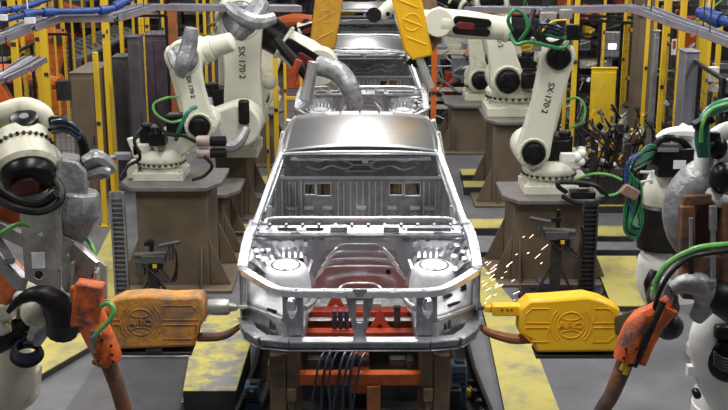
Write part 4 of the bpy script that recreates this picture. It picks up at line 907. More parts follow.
# orange sleeve right
t2 = thing('dress_pipe', 'rusty pipe with forked orange sleeve running down right of the bright yellow gun', 'pipe', FL(596,440), 'sleeved pipes in the foreground')
Yo = 6.3
def slat(m, pts, w, th):
    for a, b in zip(pts, pts[1:]): m.bar(P(a[0],a[1],Yo), P(b[0],b[1],Yo-.02), w, th, (0,1,0))
m = MB(); m.tube([P(644,314,Yo),P(636,328,Yo-.02),P(629,346,Yo-.04),P(625,360,Yo-.05)], [.055,.075,.078,.07], 12, 4)
m.tube([P(668,306,Yo),P(657,322,Yo),P(648,342,Yo-.02),P(640,364,Yo-.04)], [.07,.06,.045,.035], 10, 4); m.tube([P(640,316,Yo+.02),P(655,310,Yo+.02),P(670,302,Yo+.02)], [.05,.05,.05], 8, 3)
sl = m.build('orange_sleeve', 'sleeve', t2)
m = MB()
for x, y in ((626,349),(624,358),(637,349),(637,360)): m.cyl(P(x,y,Yo-.11),P(x,y,Yo-.14),.009,n=8)
m.build('hole', 'rubber', sl)
m = MB(); m.tube([P(663,302,Yo-.08),P(656,318,Yo-.1),P(646,340,Yo-.1),P(634,366,Yo-.08)], .022, 8, 4); m.build('black_cable', 'rubber', t2)
m = MB(); m.tube([P(628,352,Yo),P(622,370,Yo-.02),P(612,394,Yo-.02),P(596,430,Yo),V((P(585,470,Yo).x,Yo,.05))], [.052,.052,.048,.048,.05], 12, 5); m.build('rusty_pipe', 'rust', t2)
m = MB(); m.cyl(P(628,366,Yo-.07),P(625,374,Yo-.07),.018); m.cyl(P(626,362,Yo-.06),P(622,370,Yo-.06),.02); m.build('brass_fitting', 'yellow', t2)
# --- lower right robot
t = thing('industrial_robot', 'white robot at the bottom right edge with large black motor in its side', 'robot', (2.5, 7.5, 0), 'robots cut by the picture edge in front')
c = P(716,345,7.2)
m = MB(); m.lathe((c.x+.30,7.6,0),(0,0,1),[(0,.34),(.10,.34),(.12,.28),(.26,.27),(.28,.30),(.40,.30)],30)
m.build('base', 'white', t, bev=.01)
m = MB(); m.lathe((c.x+.30,7.6,.38),(0,0,1),[(0,.29),(.10,.29),(.2,.24)],30); m.tube([P(722,396,7.4),P(716,378,7.25),P(708,356,7.2),P(706,334,7.2),P(716,316,7.2),P(724,302,7.2),P(740,300,7.2)], [.12,.14,.12,.11,.11,.10,.10], 14, 5); m.box(P(694,370,7.2),(.10,.06,.07)); m.build('casting', 'white', t)
m = MB(); m.lathe(P(724,346,7.35),(-.15,-1,.0),[(0,.17),(.25,.17),(.30,.15),(.31,.06)],26); m.box(P(722,330,7.1),(.12,.14,.10)); m.cyl(P(693,395,7.1),P(700,392,7.1),.04); m.build('side_motor', 'black', t, bev=.02)
m = MB()
for k in range(5): m.tube([P(714,352+k*3,6.98),P(722,358+k*3,6.98),P(734,360+k*3,6.98)], .010, 6, 4)
m.build('motor_fin', 'dark', t)
# ================= STANDS =================
def stand(label, px, pyt, pyb, Y, s=1):
    a = P(px, pyb, Y); a.z = 0; h = P(px, pyt, Y).z
    t = thing('tip_dresser_stand', label, 'stand', a, 'small machine stands by the pedestals')
    m = MB(); m.box(a+V((0,0,.015)),(.5,.5,.03)); m.bar(a, a+V((0,0,h*.72)), .10,.10,(0,1,0)); m.bar(a+V((.2,0,.03)), a+V((.03,0,h*.4)), .03,.03); m.bar(a+V((-.2,0,.03)), a+V((-.03,0,h*.4)), .03,.03); m.build('post', 'dark', t, bev=.006)
    z = h*.74; m = MB(); m.box(a+V((.02*s,-.03,z)),(.24,.18,.09)); m.cyl(a+V((-.18*s,-.06,z+.03)), a+V((.16*s,-.06,z+.06)), .032); m.cyl(a+V((.20*s,-.05,z-.02)), a+V((.20*s,-.05,z+.16)), .028); m.cyl(a+V((.08*s,-.08,z+.14)), a+V((.30*s,-.06,z+.18)), .02)
    m.box(a+V((-.12*s,-.05,z-.10)),(.09,.10,.16)); m.build('tip_dresser', 'dkgrey', t, bev=.006)
    m = MB(); m.box(a+V((.05,-.10,z-.06)),(.14,.05,.07)); m.cyl(a+V((0,-.05,z)), a+V((0,-.05,h+.02)), .022); m.box(a+V((-.02,-.05,z+.16)),(.10,.05,.05)); m.build('valve', 'black', t, bev=.006)
    m = MB()
    for k in range(4): m.tube([a+V((-.1+.05*k,-.1,z-.04)), a+V((.15+.03*k,-.14,z-.22)), a+V((.26,-.1,z-.10+.05*k)), a+V((.24,-.06,z+.1))], .009, 6, 5)
    m.build('cable', 'rubber', t)
    m = MB(); m.box(a+V((.04,-.13,z-.06)),(.04,.01,.04)); m.build('yellow_tag', 'yellow', t)
    return t, a, h
stand('small machine stand with clamps in front of the nearest left pedestal, above the soiled gun', 155, 240, 300, 10.9)
t, a, h = stand('small machine stand with clamps in front of the nearest right pedestal, above the yellow gun', 554, 210, 296, 11.1, -1)
tag(MB().tube([FL(546,280,.03)+V((.12*math.cos(q),.20*math.sin(q),.02*(i%2))) for i, q in enumerate([x*.5 for x in range(26)])], .010, 6).build('blue_cable', 'blue'), 'coil of blue cable on the floor left of the right machine stand', 'cable')
# vertical cable chains beside pedestals
def ladder(label, px, pyt, pyb, Y, w, mt):
    a = P(px, pyb, Y); a.z = 0; h = P(px, pyt, Y).z
    t = thing('cable_ladder', label, 'cable ladder', a, 'upright cable ladders by the pedestals')
    m = MB()
    for s in (-1, 1): m.bar(a+V((s*w/2,0,0)), a+V((s*w/2,0,h)), .02,.06,(0,1,0))
    m.build('side_rail', mt, t)
    m = MB(); n = int(h/.05)
    for k in range(n): m.bar(a+V((-w/2,-.01,.03+k*.05)), a+V((w/2,-.01,.03+k*.05)), .02, .010)
    m.build('rung', mt, t)
    m = MB(); m.box(a+V((0,.03,h/2)),(w*.9,.02,h)); m.build('back_sheet', 'dark' if mt == 'dark' else 'tray', t)
ladder('grey upright cable ladder at the left edge of the nearest left pedestal', 124, 192, 318, 10.9, .13, 'galv')
ladder('dark upright cable ladder at the right of the nearest right pedestal', 586, 202, 288, 11.2, .15, 'dark')
# ================= FLOOR PLATFORMS =================
def slab(name, label, pts, h, mt, side='dplat', cat='platform', group=None, z0=0.0):
    w = [FL(x, y, h) for x, y in pts]; c = sum(w, V((0,0,0)))/len(w)
    t = thing(name, label, cat, (c.x, c.y, z0), group)
    m = MB(); m.prism([(p.x,p.y) for p in w], (0,0,(h-.006+z0)/2), (1,0,0),(0,1,0),(0,0,1), h-.006-z0); m.build('frame', side, t)
    m = MB(); m.prism([(p.x,p.y) for p in w], (0,0,h-.003), (1,0,0),(0,1,0),(0,0,1), .012); m.build('deck', mt, t)
    return t
slab('floor_platform', 'scuffed yellow raised platform left of the nearest carrier, its black front edge towards us', [(183,391),(236,391),(250,345),(247,320),(197,322),(190,352)], .22, 'pyellow2')
t = thing('metal_ledge', 'grey steel ledge along the foot of the scuffed yellow platform at bottom centre left', 'ledge', (FL(210,400).x, FL(210,400).y, 0))
m = MB(); a = FL(182,401,.04); b = FL(238,401,.04); m.bar((a.x,a.y,.03),(b.x,b.y,.03),.10,.06); m.build('ledge', 'trim', t, bev=.005)
slab('floor_platform', 'long pale yellow floor strip right of the nearest carrier, under the yellow gun', [(505,412),(560,412),(534,345),(512,300),(478,260),(470,262),(488,330)], .05, 'pyellow')
slab('floor_platform', 'yellow platform at right between the machine stand and the black booted robot', [(592,256),(636,256),(648,290),(656,306),(612,306)], .06, 'pyellow')
slab('floor_platform', 'pale yellow platform at the left edge behind the low cream robot', [(18,375),(40,375),(92,345),(100,328),(105,318),(76,318),(20,335)], .06, 'pyellow')
slab('floor_platform', 'yellow platform left of the nearest left pedestal and grey cable ladder', [(78,300),(118,300),(118,226),(112,226),(94,262)], .05, 'pyellow')
slab('floor_platform', 'small yellow platform behind the upper arm of the soiled gun', [(200,336),(242,336),(240,308),(208,316)], .05, 'pyellow')
for L, pts, h, mt in (
 ('yellow step across the gap right of the car roof, below the dark step', [(462,228),(513,228),(513,219),(462,219)], .12, 'pyellow'),
 ('yellow step level with the rear of the nearest roof, right side, upper of a pair', [(462,175),(495,175),(494,169),(460,169)], .12, 'pyellow'),
 ('yellow step level with the rear of the nearest roof, right side, lower of a pair', [(464,187),(496,187),(495,181),(463,181)], .12, 'pyellow'),
 ('yellow step beside the second car body at its right, near the orange upright', [(446,124),(474,124),(473,119),(445,119)], .12, 'pyellow'),
 ('dark grey plinth behind the yellow step right of the car roof', [(462,252),(513,252),(513,236),(462,236)], .10, 'galv'),
 ('yellow step behind the right robots, left of the green cable bundle', [(594,206),(640,206),(638,192),(590,192)], .10, 'pyellow'),
 ('yellow step behind the grey one at right, left of the green cable loop', [(596,236),(634,236),(632,226),(594,226)], .12, 'pyellow'),
 ('grey step at right between two yellow steps', [(596,250),(640,250),(638,242),(595,242)], .08, 'galv'),
 ('yellow step left of the car roof behind the left pedestals', [(222,232),(262,232),(262,224),(222,224)], .10, 'pyellow'),
 ('yellow step beside the left windscreen pillar, right of the left pedestals', [(246,184),(276,184),(278,176),(246,176)], .10, 'pyellow'),
 ('grey step just in front of the yellow step at the left windscreen pillar', [(244,198),(270,198),(272,190),(244,190)], .10, 'galv'),
 ('yellow step left of the second car body at the foot of the poles', [(246,236),(262,236),(262,228),(246,228)], .05, 'pyellow')):
    slab('floor_step', L, pts, h, mt, cat='step', group='steps along the line')
# sunken plate area and pale strip at left
w = [FL(x, y, .01) for x, y in ((64,412),(104,352),(196,352),(188,412))]
m = MB(); m.prism([(p.x,p.y) for p in w], (0,0,.005), (1,0,0),(0,1,0),(0,0,1), .01); tag(m.build('floor_plate', 'plate'), 'dark grey steel floor plate at lower left below the soiled gun', 'floor plate')
m = MB(); a = FL(96,355,.02); b = FL(196,355,.02); c = FL(58,400,.02)
m.bar(a,b,.12,.03); tag(m.build('floor_strip', 'trim', bev=.005), 'pale steel floor strip bordering the dark plate under the soiled gun', 'floor strip')
w = [FL(x, y, .01) for x, y in ((476,322),(500,322),(494,240),(478,240))]
for L, pts in (('dark slatted floor grate round the foot of the right machine stand', [(520,296),(600,296),(606,282),(520,282)]),('dark slatted floor grate between the right pedestal and the yellow platform', [(594,300),(612,330),(570,330),(560,300)]),('dark slatted floor grate at the foot of the left cable ladder', [(118,322),(134,322),(136,296),(120,296)])):
    w = [FL(x, y, .02) for x, y in pts]; c = sum(w, V((0,0,0)))/4
    t = thing('floor_grate', L, 'grate', (c.x, c.y, 0), 'dark floor grates')
    m = MB()
    for a, b in zip(w, w[1:]+w[:1]): m.bar(a, b, .04, .03)
    m.build('frame', 'dark', t); m = MB()
    for k in range(1,14): m.bar(w[0].lerp(w[3],k/14), w[1].lerp(w[2],k/14), .018, .02)
    m.build('slat', 'dark', t); m = MB(); m.prism([(p.x,p.y) for p in w],(0,0,.004),(1,0,0),(0,1,0),(0,0,1),.006); m.build('pit_sheet', 'dplat', t)
# sparks
m = MB()
for k in range(34):
    if k < 27: x = 482+random.random()**1.4*34; y = 262+random.random()*46
    else: x = 515+random.random()*28; y = 236+random.random()*34
    p = P(x, y, 8.6+random.random()*1.2); L = .02+.05*random.random()**2; a = R(20+25*random.random()); r = .0016+.0018*random.random()
    m.tube([p, p+V((L*math.cos(a),0,L*math.sin(a)))], r, 5)
tag(m.build('welding_sparks', 'spark'), 'scattered pinkish welding sparks flying left of the right pedestal above the yellow gun', 'sparks', kind='stuff')
# ================= OVERHEAD TRAYS AND PIPES =================
def tray(label, pts, w, h, mt='tray', edge='copper', rungs=True):
    m = MB()
    for a, b in zip(pts, pts[1:]):
        a = V(a); b = V(b); d = (b-a).normalized(); sd = d.cross(V((0,0,1))).normalized()
        m.bar(a, b, w, .015)
        for s in (-1, 1): m.bar(a+sd*s*w/2+V((0,0,h/2)), b+sd*s*w/2+V((0,0,h/2)), .015, h)
    t = thing('cable_tray', label, 'cable tray', V(pts[0]))
    m.build('tray', mt, t, bev=.003)
    for j in range(5):
        m = MB(); off = (j-2)*w*.17
        pl = []
        for i, p in enumerate(pts):
            p = V(p); d = (V(pts[min(i+1,len(pts)-1)])-V(pts[max(i-1,0)])).normalized(); sd = d.cross(V((0,0,1))).normalized(); pl.append(p+sd*off+V((0,0,h*.45+.01*(j%2))))
        m.tube(pl, w*.075, 7); m.build('cable', ('tray','galv','tray','purple','tray')[j], t)
    m = MB(); 
    for a, b in zip(pts, pts[1:]):
        a = V(a); b = V(b); d = (b-a).normalized(); sd = d.cross(V((0,0,1))).normalized()
        if sd.y > 0: sd = -sd
        m.bar(a+sd*(w/2+.01)+V((0,0,-.005)), b+sd*(w/2+.01)+V((0,0,-.005)), .012, .02)
    m.build('edge_strip', edge, t)
    # hangers to the steelwork above
    m = MB()
    for p in pts[1:-1:2]:
        p = V(p)
        for s in (-1, 1): m.bar(p+V((0,s*w/2,0)), p+V((0,s*w/2,2.6)), .012, .012, (0,1,0))
    m.build('hanger', 'dark', t)
    return t
Yt = 12.5
tray('broad grey cable tray bending across the top left corner under the blue pipe', [P(-30,50,11.2),P(0,40,11.4),P(25,30,11.6),P(52,20,12),P(108,20,12.4),P(146,9,13.2),P(170,9,13.6),P(300,10,14)], .26, .06)
tray('grey cable tray across the top right, sloping down to the right edge', [P(470,11,14),P(545,12,13.2),P(634,10,12.8),P(648,13,12.6),P(676,24,12.2),P(706,34,11.8),P(760,54,11.2)], .24, .06)
tray('lower grey cable tray cut by the left edge', [P(-30,92,12.6),P(0,80,12.8),P(20,70,13),P(36,60,13.3)], .30, .05)
def bluepipe(label, pts, r):
    t = thing('blue_pipe', label, 'pipe', V(pts[0]))
    m = MB(); m.tube(pts, r, 12, 4); m.build('pipe', 'blue', t)
    m = MB()
    for i in range(1, len(pts)-1):
        p = V(pts[i]); d = (V(pts[i+1])-V(pts[i-1])).normalized(); m.cyl(p-d*.06, p+d*.06, r*1.5, n=14)
    m.build('pipe_flange', 'blue', t)
    m = MB(); p = V(pts[1]); m.box(p+V((.03,-.05,-.06)),(.10,.06,.06)); m.bar(p, p+V((0,0,2.5)), .012,.012,(0,1,0)); m.build('hanger', 'lab', t)
bluepipe('blue pipe running over the cable tray at top left', [P(-30,28,11.0),P(28,14,11.5),P(48,12,11.7),P(104,10,12.2),P(118,5,12.4),P(140,-6,12.6)], .034)
bluepipe('thin blue pipe above at the top left edge', [P(-30,14,11.2),P(0,11,11.3),P(14,9,11.4),P(34,4,11.8),P(70,-8,12)], .025)
bluepipe('blue pipe with bulky valves at the top right edge', [P(698,12,12.2),P(708,15,12.1),P(716,19,12),P(760,30,11.6)], .055)
# ================= YELLOW POSTS =================
def post(px, py, Y, ztop, w, mt='yellow', name='fence_post', label='', bolt=True, cat='post', grp='yellow steel posts'):
    if mt == 'yellow': w *= .8
    x = P(px, py, Y).x
    t = thing(name, label, cat, (x, Y, 0), grp)
    m = MB(); m.box((x,Y,ztop/2),(w,w,ztop)); m.box((x,Y,.01),(w*2.4,w*2.4,.02)); m.build('upright', mt, t, bev=.004)
    m = MB(); 
    for s in (-1,1): m.cyl((x+s*w*.9,Y-w*.9,.02),(x+s*w*.9,Y-w*.9,.05),.012,n=6)
    m.box((x,Y-w*.55,ztop*.6),(w*.8,.012,.05)); m.build('bracket', 'dark', t)
    return t
LP = [  # px, py, Y, top, width, label
 (101,150,13.9,2.25,.075,'short yellow fence post nearest the grey wrapped hose of the left foreground robot'),
 (109,120,15.0,3.9,.06,'tall thin yellow post just right of the short yellow fence post at left'),
 (106,30,15.6,3.9,.11,'wide yellow post crossing the blue pipe right of the top left corner'),
 (14,40,14.0,3.9,.10,'leftmost wide yellow post near the top left corner'),
 (38,40,14.6,3.9,.09,'second wide yellow post from the left, mottled with brown'),
 (46,60,15.6,2.9,.10,'yellow post touching the right side of the mottled wide post at left'),
 (25,70,16.4,3.2,.07,'yellow post between the two leftmost wide yellow posts'),
 (64,40,20.,3.2,.06,'thin yellow post in front of the far orange robots at left, left one'),
 (73,40,22.,3.2,.05,'thin yellow post in front of the far orange robots at left, right one'),
 (55,40,21.,3.2,.05,'thin yellow post just left of the far orange robots at left'),
 (84,35,24.,3.2,.06,'far thin yellow post above the grey cabinet at left'),
 (122,45,17.,3.0,.07,'yellow post left of the grey wire duct column at left'),
 (143,60,16.6,3.3,.09,'yellow post between the two dark cabinets left of the robots'),
 (148,40,18.2,3.6,.08,'yellow post behind the dark cabinets, under the bend of the tray'),
 (163,30,19.,3.4,.06,'yellow post left of the orange column'),
 (206,60,19.,3.2,.06,'yellow post between the two front left robots, left one'),
 (213,60,21.,3.2,.06,'yellow post between the two front left robots, right one'),
 (276,100,15.8,2.0,.085,'yellow pole with collar left of the second car body'),
 (268,140,15.2,1.2,.05,'short thin yellow pole left of the collared yellow pole'),
 (285,75,17.6,2.0,.055,'yellow frame pole right of the collared yellow pole, left one'),
 (301,75,17.6,2.0,.055,'yellow frame pole right of the collared yellow pole, right one'),
 (573,100,14.6,3.4,.075,'yellow post just right of the front right robot elbow'),
 (568,20,17.,3.6,.06,'yellow post behind the elbow of the front right robot'),
 (603,50,18.4,3.4,.05,'thin yellow post left of the yellow sheet at right'),
 (623,60,16.8,3.0,.055,'thin yellow post left of the taupe building column'),
 (644,90,15.8,3.0,.06,'yellow post at the right side of the taupe building column'),
 (653,60,17.,3.,.06,'yellow post second right of the taupe building column'),
 (661,90,14.4,2.9,.07,'yellow post left of the red and white notice'),
 (668,40,18.6,3.3,.06,'far yellow post behind the red and white notice'),
 (678,90,14.0,2.9,.085,'wide yellow post right of the red and white notice'),
 (666,10,20.,4.4,.09,'yellow upright above the right tray, left one'),
 (683,10,19.,4.4,.12,'wide yellow upright above the right tray, middle one'),
 (706,8,18.,4.4,.22,'broad yellow plate upright at the top right beside the blue valves'),
 (708,60,15.,2.9,.06,'yellow post under the tray at the right edge'),
 (716,80,14.2,2.7,.07,'rightmost yellow post beside the white hanging box'),
 (133,10,22.,4.6,.08,'yellow upright above the left tray near its bend'),
 (197,5,24.,4.6,.07,'yellow upright at the top edge left of the lettered robot arm'),
 (92,5,26.,4.8,.10,'yellow upright at the top edge above the blue pipe'),
 (604,5,24.,4.6,.06,'yellow upright above the straight part of the right tray, left one'),
 (622,5,26.,4.8,.06,'yellow upright above the straight part of the right tray, right one')]
for px, py, Yp, zt, w, L in LP: post(px, py, Yp, zt, w, label=L)
post(174,60,16.6,2.6,.13,'rusto','orange_column','orange painted column left of the wrapped robot elbow',grp=None,cat='column')
post(641,60,16.2,4.2,.24,'brown','building_column','wide taupe building column at upper right',grp=None,cat='column')
post(434,70,16.6,2.2,.08,'orange','orange_upright','narrow orange upright right of the second car body',grp=None,cat='post')
post(269,85,12.4,1.0,.03,'orange','orange_rod','thin orange rod standing left of the second car body',grp=None,cat='post') if 0 else None
t = thing('yellow_rail', 'yellow horizontal rail joining the frame poles left of the second car', 'rail', P(284,92,17.6))
m = MB(); m.bar(P(284,98,17.6),P(302,98,17.6),.05,.05); m.bar(P(284,62,17.6),P(302,62,17.6),.04,.04); m.build('rail', 'yellow', t, bev=.004)
# ================= FENCE PANELS =================
def fence(label, a, b, z0, z1, n=1, Y=None, mesh=True, mt='rubber'):
    a = V(a); b = V(b); t = thing('guard_fence', label, 'fence', ((a+b)/2).to_tuple()[:2]+(z0,), 'black framed guard fence panels')
    A = lambda f, z: V((a.x+(b.x-a.x)*f, a.y+(b.y-a.y)*f, z))
    m = MB()
    for z in (z0, z1, ): m.bar(A(0,z),A(1,z),.04,.04)
    for i in range(n+1): m.bar(A(i/n,z0 if z0 > .1 else 0),A(i/n,z1),.04,.04,(0,1,0))
    m.build('frame', mt, t)
    m = MB(); L = (b-a).length; k = int(L/.07); kz = int((z1-z0)/.14)
    for i in range(1,k): m.bar(A(i/k,z0),A(i/k,z1),.004,.004,(0,1,0))
    for i in range(1,kz): m.bar(A(0,z0+i*(z1-z0)/kz),A(1,z0+i*(z1-z0)/kz),.004,.004)
    m.build('wire_mesh', 'dark', t)
def flp(px, py, Y): p = P(px, py, Y); return (p.x, Y, 0)
fence('black framed fence panel behind the yellow sheet at right, under the straight tray', flp(578,50,17.2), flp(643,50,16.6), .1, 2.35, 3)
fence('upper black framed fence panel above the yellow sheet at right', flp(578,50,17.4), flp(634,50,17.0), 2.4, 3.3, 2)
fence('black framed fence panel receding right of the taupe building column', flp(662,80,15.6), flp(724,80,11.8), .1, 2.2, 3)
fence('black framed fence panel left, in front of the dark tall cabinets', flp(138,60,16.2), flp(168,60,16.2), .1, 2.5, 1)
fence('black framed fence panel at far left before the far orange robots', flp(20,90,15.2), flp(48,90,17.0), .1, 2.1, 2)
fence('black framed fence panel between the orange robots and the grey cabinet at left', flp(46,80,17.5), flp(72,80,17.5), .1, 2.1, 1)
# ================= CABINETS AND COLUMNS =================
def cabinet(label, px0, px1, pyt, Y, d, mt, name='control_cabinet', cat='cabinet', z0=0.0, doors=1, group=None, feat='dark'):
    a = P(px0, pyt, Y); b = P(px1, pyt, Y); z = a.z; w = b.x-a.x; cx = (a.x+b.x)/2
    t = thing(name, label, cat, (cx, Y+d/2, z0), group)
    m = MB(); m.box((cx,Y+d/2,(z+z0)/2),(w,d,z-z0)); m.box((cx,Y+d/2,z+.012),(w+.03,d+.03,.024)); m.build('housing', mt, t, bev=.01)
    for i in range(doors):
        x0 = cx-w/2+w*i/doors; x1 = x0+w/doors
        m = MB(); m.box(((x0+x1)/2,Y-.008,(z+z0)/2),((x1-x0)*.92,.016,(z-z0)*.94)); dr = m.build('door', mt, t, bev=.005)
        m = MB(); m.box((x1-.06*w,Y-.025,z0+(z-z0)*.5),(.02,.025,.12)); m.build('handle', feat, dr)
    return t
cabinet('plain grey-brown cabinet with dark top behind the short yellow fence post at left', 70, 92, 74, 15.0, 1.1, 'brown')
cabinet('tall grey cable duct column left of the dark cabinet', 127, 139, 38, 15.6, .3, 'dkgrey')
cabinet('tall dark violet-grey cabinet behind the nearest left robot', 141, 166, 36, 17.2, .6, 'purple', doors=2)
cabinet('small wire covered grey unit standing left of the duct column', 112, 126, 58, 16.4, .4, 'dkgrey')
cabinet('narrow tall dark blue-black cabinet between the two front left robots', 196, 206, 48, 20, .5, 'bluel')
cabinet('dull violet-grey machine block behind the front left robots', 208, 222, 60, 22, .8, 'purple')
cabinet('grey perforated duct column at right under the curved tray', 686, 700, 53, 13.4, .3, 'tray')
t = cabinet('bright yellow sheet guard standing before the machine cluster at upper right', 592, 617, 69, 16.0, .04, 'ybright', name='yellow_guard', cat='guard')
cabinet('slim grey wire duct with green cables in the upper right fence', 655, 660, 32, 15.0, .12, 'galv')
cabinet('long grey-brown machine block right of the second car body', 446, 484, 64, 21.5, 1.0, 'ptop', doors=2)
cabinet('cream electrical cabinet behind the third right robot', 444, 492, 36, 24, .8, 'cream2', doors=3)
t = thing('notice', 'small red and white notice hanging between yellow posts at upper right', 'sign', P(674,54,14.2))
m = MB(); p = P(674,47,14.2); m.box(p,(.06,.015,.20)); s = m.build('board', 'lab', t)
m = MB(); m.box(p+V((0,-.01,.03)),(.035,.006,.10)); m.build('red_mark', 'redp', s)
t = thing('hanging_box', 'white rounded box on the yellow post at the right edge', 'box', P(715,83,13.8))
m = MB(); p = P(713,75,13.8); m.cyl(p+V((0,0,-.08)),p+V((0,0,.10)),.07); m.cyl(p+V((.02,.0,-.2)),p+V((.02,0,-.13)),.06); m.build('housing', 'white', t); m = MB(); m.bar(p,p+V((.04,.35,0)),.03,.03); m.build('bracket', 'dark', t)
t = thing('operator_terminal', 'grey control panel with small lit screen behind the fence at upper right', 'control screen', (P(611,60,19).x,19,0))
m = MB(); p = P(611,44,19); m.box(p,(.34,.2,.42)); m.bar((p.x,19.05,0),(p.x,19.05,p.z),.08,.08,(0,1,0)); h = m.build('housing', 'galv', t, bev=.01)
m = MB(); m.box(p+V((0,-.105,-.03)),(.13,.01,.09)); m.build('screen', 'lamp', h)
# ================= FAR LEFT LINE: orange robots, conveyor, rollers =================
def farrobot(label, px, pyb, Y, mt, s=1, grp='far robots beyond the fence'):
    a = P(px, pyb, Y); x = a.x
    t = thing('industrial_robot', label, 'robot', (x, Y, 0), grp)
    m = MB(); m.box((x,Y,.25),(.6,.6,.5)); m.lathe((x,Y,.5),(0,0,1),[(0,.28),(.2,.28),(.3,.22)],16); m.build('base', mt, t, bev=.02)
    m = MB(); m.xz(hull2((x,.85),.2,(x-s*.25,1.5),.16,8), Y-.1, Y+.1); m.cyl((x,Y-.22,.85),(x,Y+.22,.85),.17); m.build('lower_arm', mt, t, bev=.015)
    m = MB(); m.tube([(x-s*.35,Y,1.5),(x+s*.1,Y,1.55),(x+s*.8,Y,1.4)],[.17,.15,.09],10,3); m.build('forearm', mt, t)
    m = MB(); m.cyl((x-s*.25,Y-.25,1.5),(x-s*.25,Y+.2,1.5),.10); m.box((x+s*.9,Y,1.3),(.2,.2,.3)); m.build('motor', 'dark', t)
farrobot('far orange robot seen through the left fence, lower one nearest the grey cabinet', 52, 100, 22.5, 'orange', -1)
farrobot('far orange robot seen through the left fence, standing higher and farther back', 60, 80, 30, 'orange', 1)
farrobot('far orange robot cut by the left edge under the lower tray', 8, 115, 17, 'orange', 1)
farrobot('far orange robot near the top centre left of the raised yellow gun', 296, 20, 26, 'orange', -1)
t = thing('conveyor', 'pale grey inclined conveyor behind the left fence rising to the right', 'conveyor', P(85,62,26))
m = MB()
a = P(58,60,24); b = P(122,30,29)
m.bar(a, b, 1.0, .06); pl = m.build('belt', 'trim', t)
m = MB()
for k in range(14): q = a.lerp(b, k/13); m.cyl(q+V((.3,-.5,.06)), q+V((-.3,.4,.06)), .04, n=8)
m.build('roller', 'alu', t)
m = MB()
for f in (.05,.35,.65,.95): q = a.lerp(b,f); m.bar((q.x,q.y,0),(q.x,q.y,q.z),.08,.08,(0,1,0))
m.build('leg', 'dark', t)
def rack(label, px, Y, w, h, mt, mt2, seed, grp='far machinery'):
    rnd = random.Random(seed); x = P(px, 60, Y).x
    t = thing('machine_rack', label, 'machine', (x, Y, 0), grp)
    m = MB()
    for sx in (-1, 1):
        for y in (0, .9): m.bar((x+sx*w/2,Y+y,0),(x+sx*w/2,Y+y,h),.07,.07,(0,1,0))
    for z in (.5,h*.55,h): m.bar((x-w/2,Y,z),(x+w/2,Y,z),.07,.07); m.bar((x-w/2,Y+.9,z),(x+w/2,Y+.9,z),.07,.07)
    m.build('frame', mt, t)
    m = MB(); m.box((x,Y+.95,h*.45),(w*1.05,.03,h*.9)); m.build('back_panel', rnd.choice(['dark','purple','dark','dplat']), t)
    for k in range(16):
        m = MB(); bx = x+(rnd.random()-.5)*w*.8; bz = rnd.random()*h*.9+.2; bw = .08+rnd.random()**2*w*.4; bh = .08+rnd.random()**2*.5
        m.box((bx,Y+.3+rnd.random()*.4,bz),(bw,.4,bh)); m.cyl((bx-bw*.4,Y,bz),(bx+bw*.4,Y,bz+.1),.04,n=8); m.build('unit', rnd.choice([mt2,'galv','dark','cream2','redp','trim','orange','yellow']), t, bev=.01)
    m = MB()
    for k in range(7):
        xa = x+(rnd.random()-.5)*w; za = rnd.random()*h; m.tube([(xa,Y-.05,za),(xa+(rnd.random()-.5)*.8,Y-.1,za+(rnd.random()-.5)*.7),(xa+(rnd.random()-.5)*1.2,Y-.05,max(.1,za+(rnd.random()-.5)*1.0))],.018,5,4)
    m.build('cable', rnd.choice(['rubber','rusto','lgreen','galv']), t)
    return t
RK = [(2,24,2.2,2.4,'yellow','orange','far machine with yellow frame at left, behind the fence near the left edge'),
 (45,33,2.5,2.6,'dark','trim','far machine with pale panels behind the left tray'),
 (95,32,2.4,2.3,'galv','yellow','far grey machine with a yellow unit above the grey cabinet'),
 (120,34,3.0,2.8,'yellow','redp','far yellow framed machine above the duct column at left'),
 (160,31,2.6,2.6,'dark','orange','far dark machine above the left tray bend'),
 (195,27,1.6,2.4,'dark','galv','far dark machine between the front left robots'),
 (225,33,2.8,2.6,'galv','purple','far grey machine behind the lettered robot arm'),
 (262,28,1.6,2.2,'purple','galv','far violet machine behind the grey shoulder sleeve'),
 (300,28.5,1.2,2.6,'dark','redp','far dark machine with red units left of the raised orange-yellow gun'),
 (452,20.2,.9,1.5,'cream2','trim','cream and black machine just right of the orange upright beside the second car'),
 (365,37,3.2,1.9,'galv','trim','far machine with pale panels at the top centre behind the last car'),
 (440,30,2.4,2.4,'galv','orange','far machine right of the hanging yellow gun at the top edge'),
 (470,34,2.6,2.6,'dark','redp','far machine with red units behind the upper right robots'),
 (525,28,2.4,2.4,'galv','cream2','far machine behind the green hoses of the right robot'),
 (560,33,2.8,2.8,'dark','redp','far dark machine above the right tray, left part'),
 (590,24,1.8,2.6,'dark','galv','far dark machine behind the upper fence panel'),
 (625,28,2.2,2.6,'galv','purple','far machine just left of the taupe building column'),
 (655,25,2.0,2.6,'yellow','dark','far yellow framed machine right of the taupe building column'),
 (690,23,2.2,2.8,'yellow','orange','far yellow framed machine behind the curved tray'),
 (722,19,1.8,2.4,'dark','galv','dark machine behind the rightmost yellow posts'),
 (5,38,3.5,2.6,'dark','galv','farthest dark machine at the top left corner'),
 (75,42,3.5,2.8,'yellow','purple','farthest yellow machine at the top left'),
 (180,44,3.5,2.8,'yellow','redp','farthest yellow framed machine above the left robots'),
 (300,44,3.5,2.4,'dark','orange','farthest dark machine left of the top centre'),
 (430,45,3.5,2.6,'yellow','galv','farthest yellow framed machine right of the top centre'),
 (520,44,3.5,2.8,'dark','trim','farthest dark machine at the top right of centre'),
 (620,42,3.5,2.8,'yellow','redp','farthest yellow framed machine above the right tray'),
 (710,38,3.5,2.8,'dark','purple','farthest dark machine at the top right corner')]
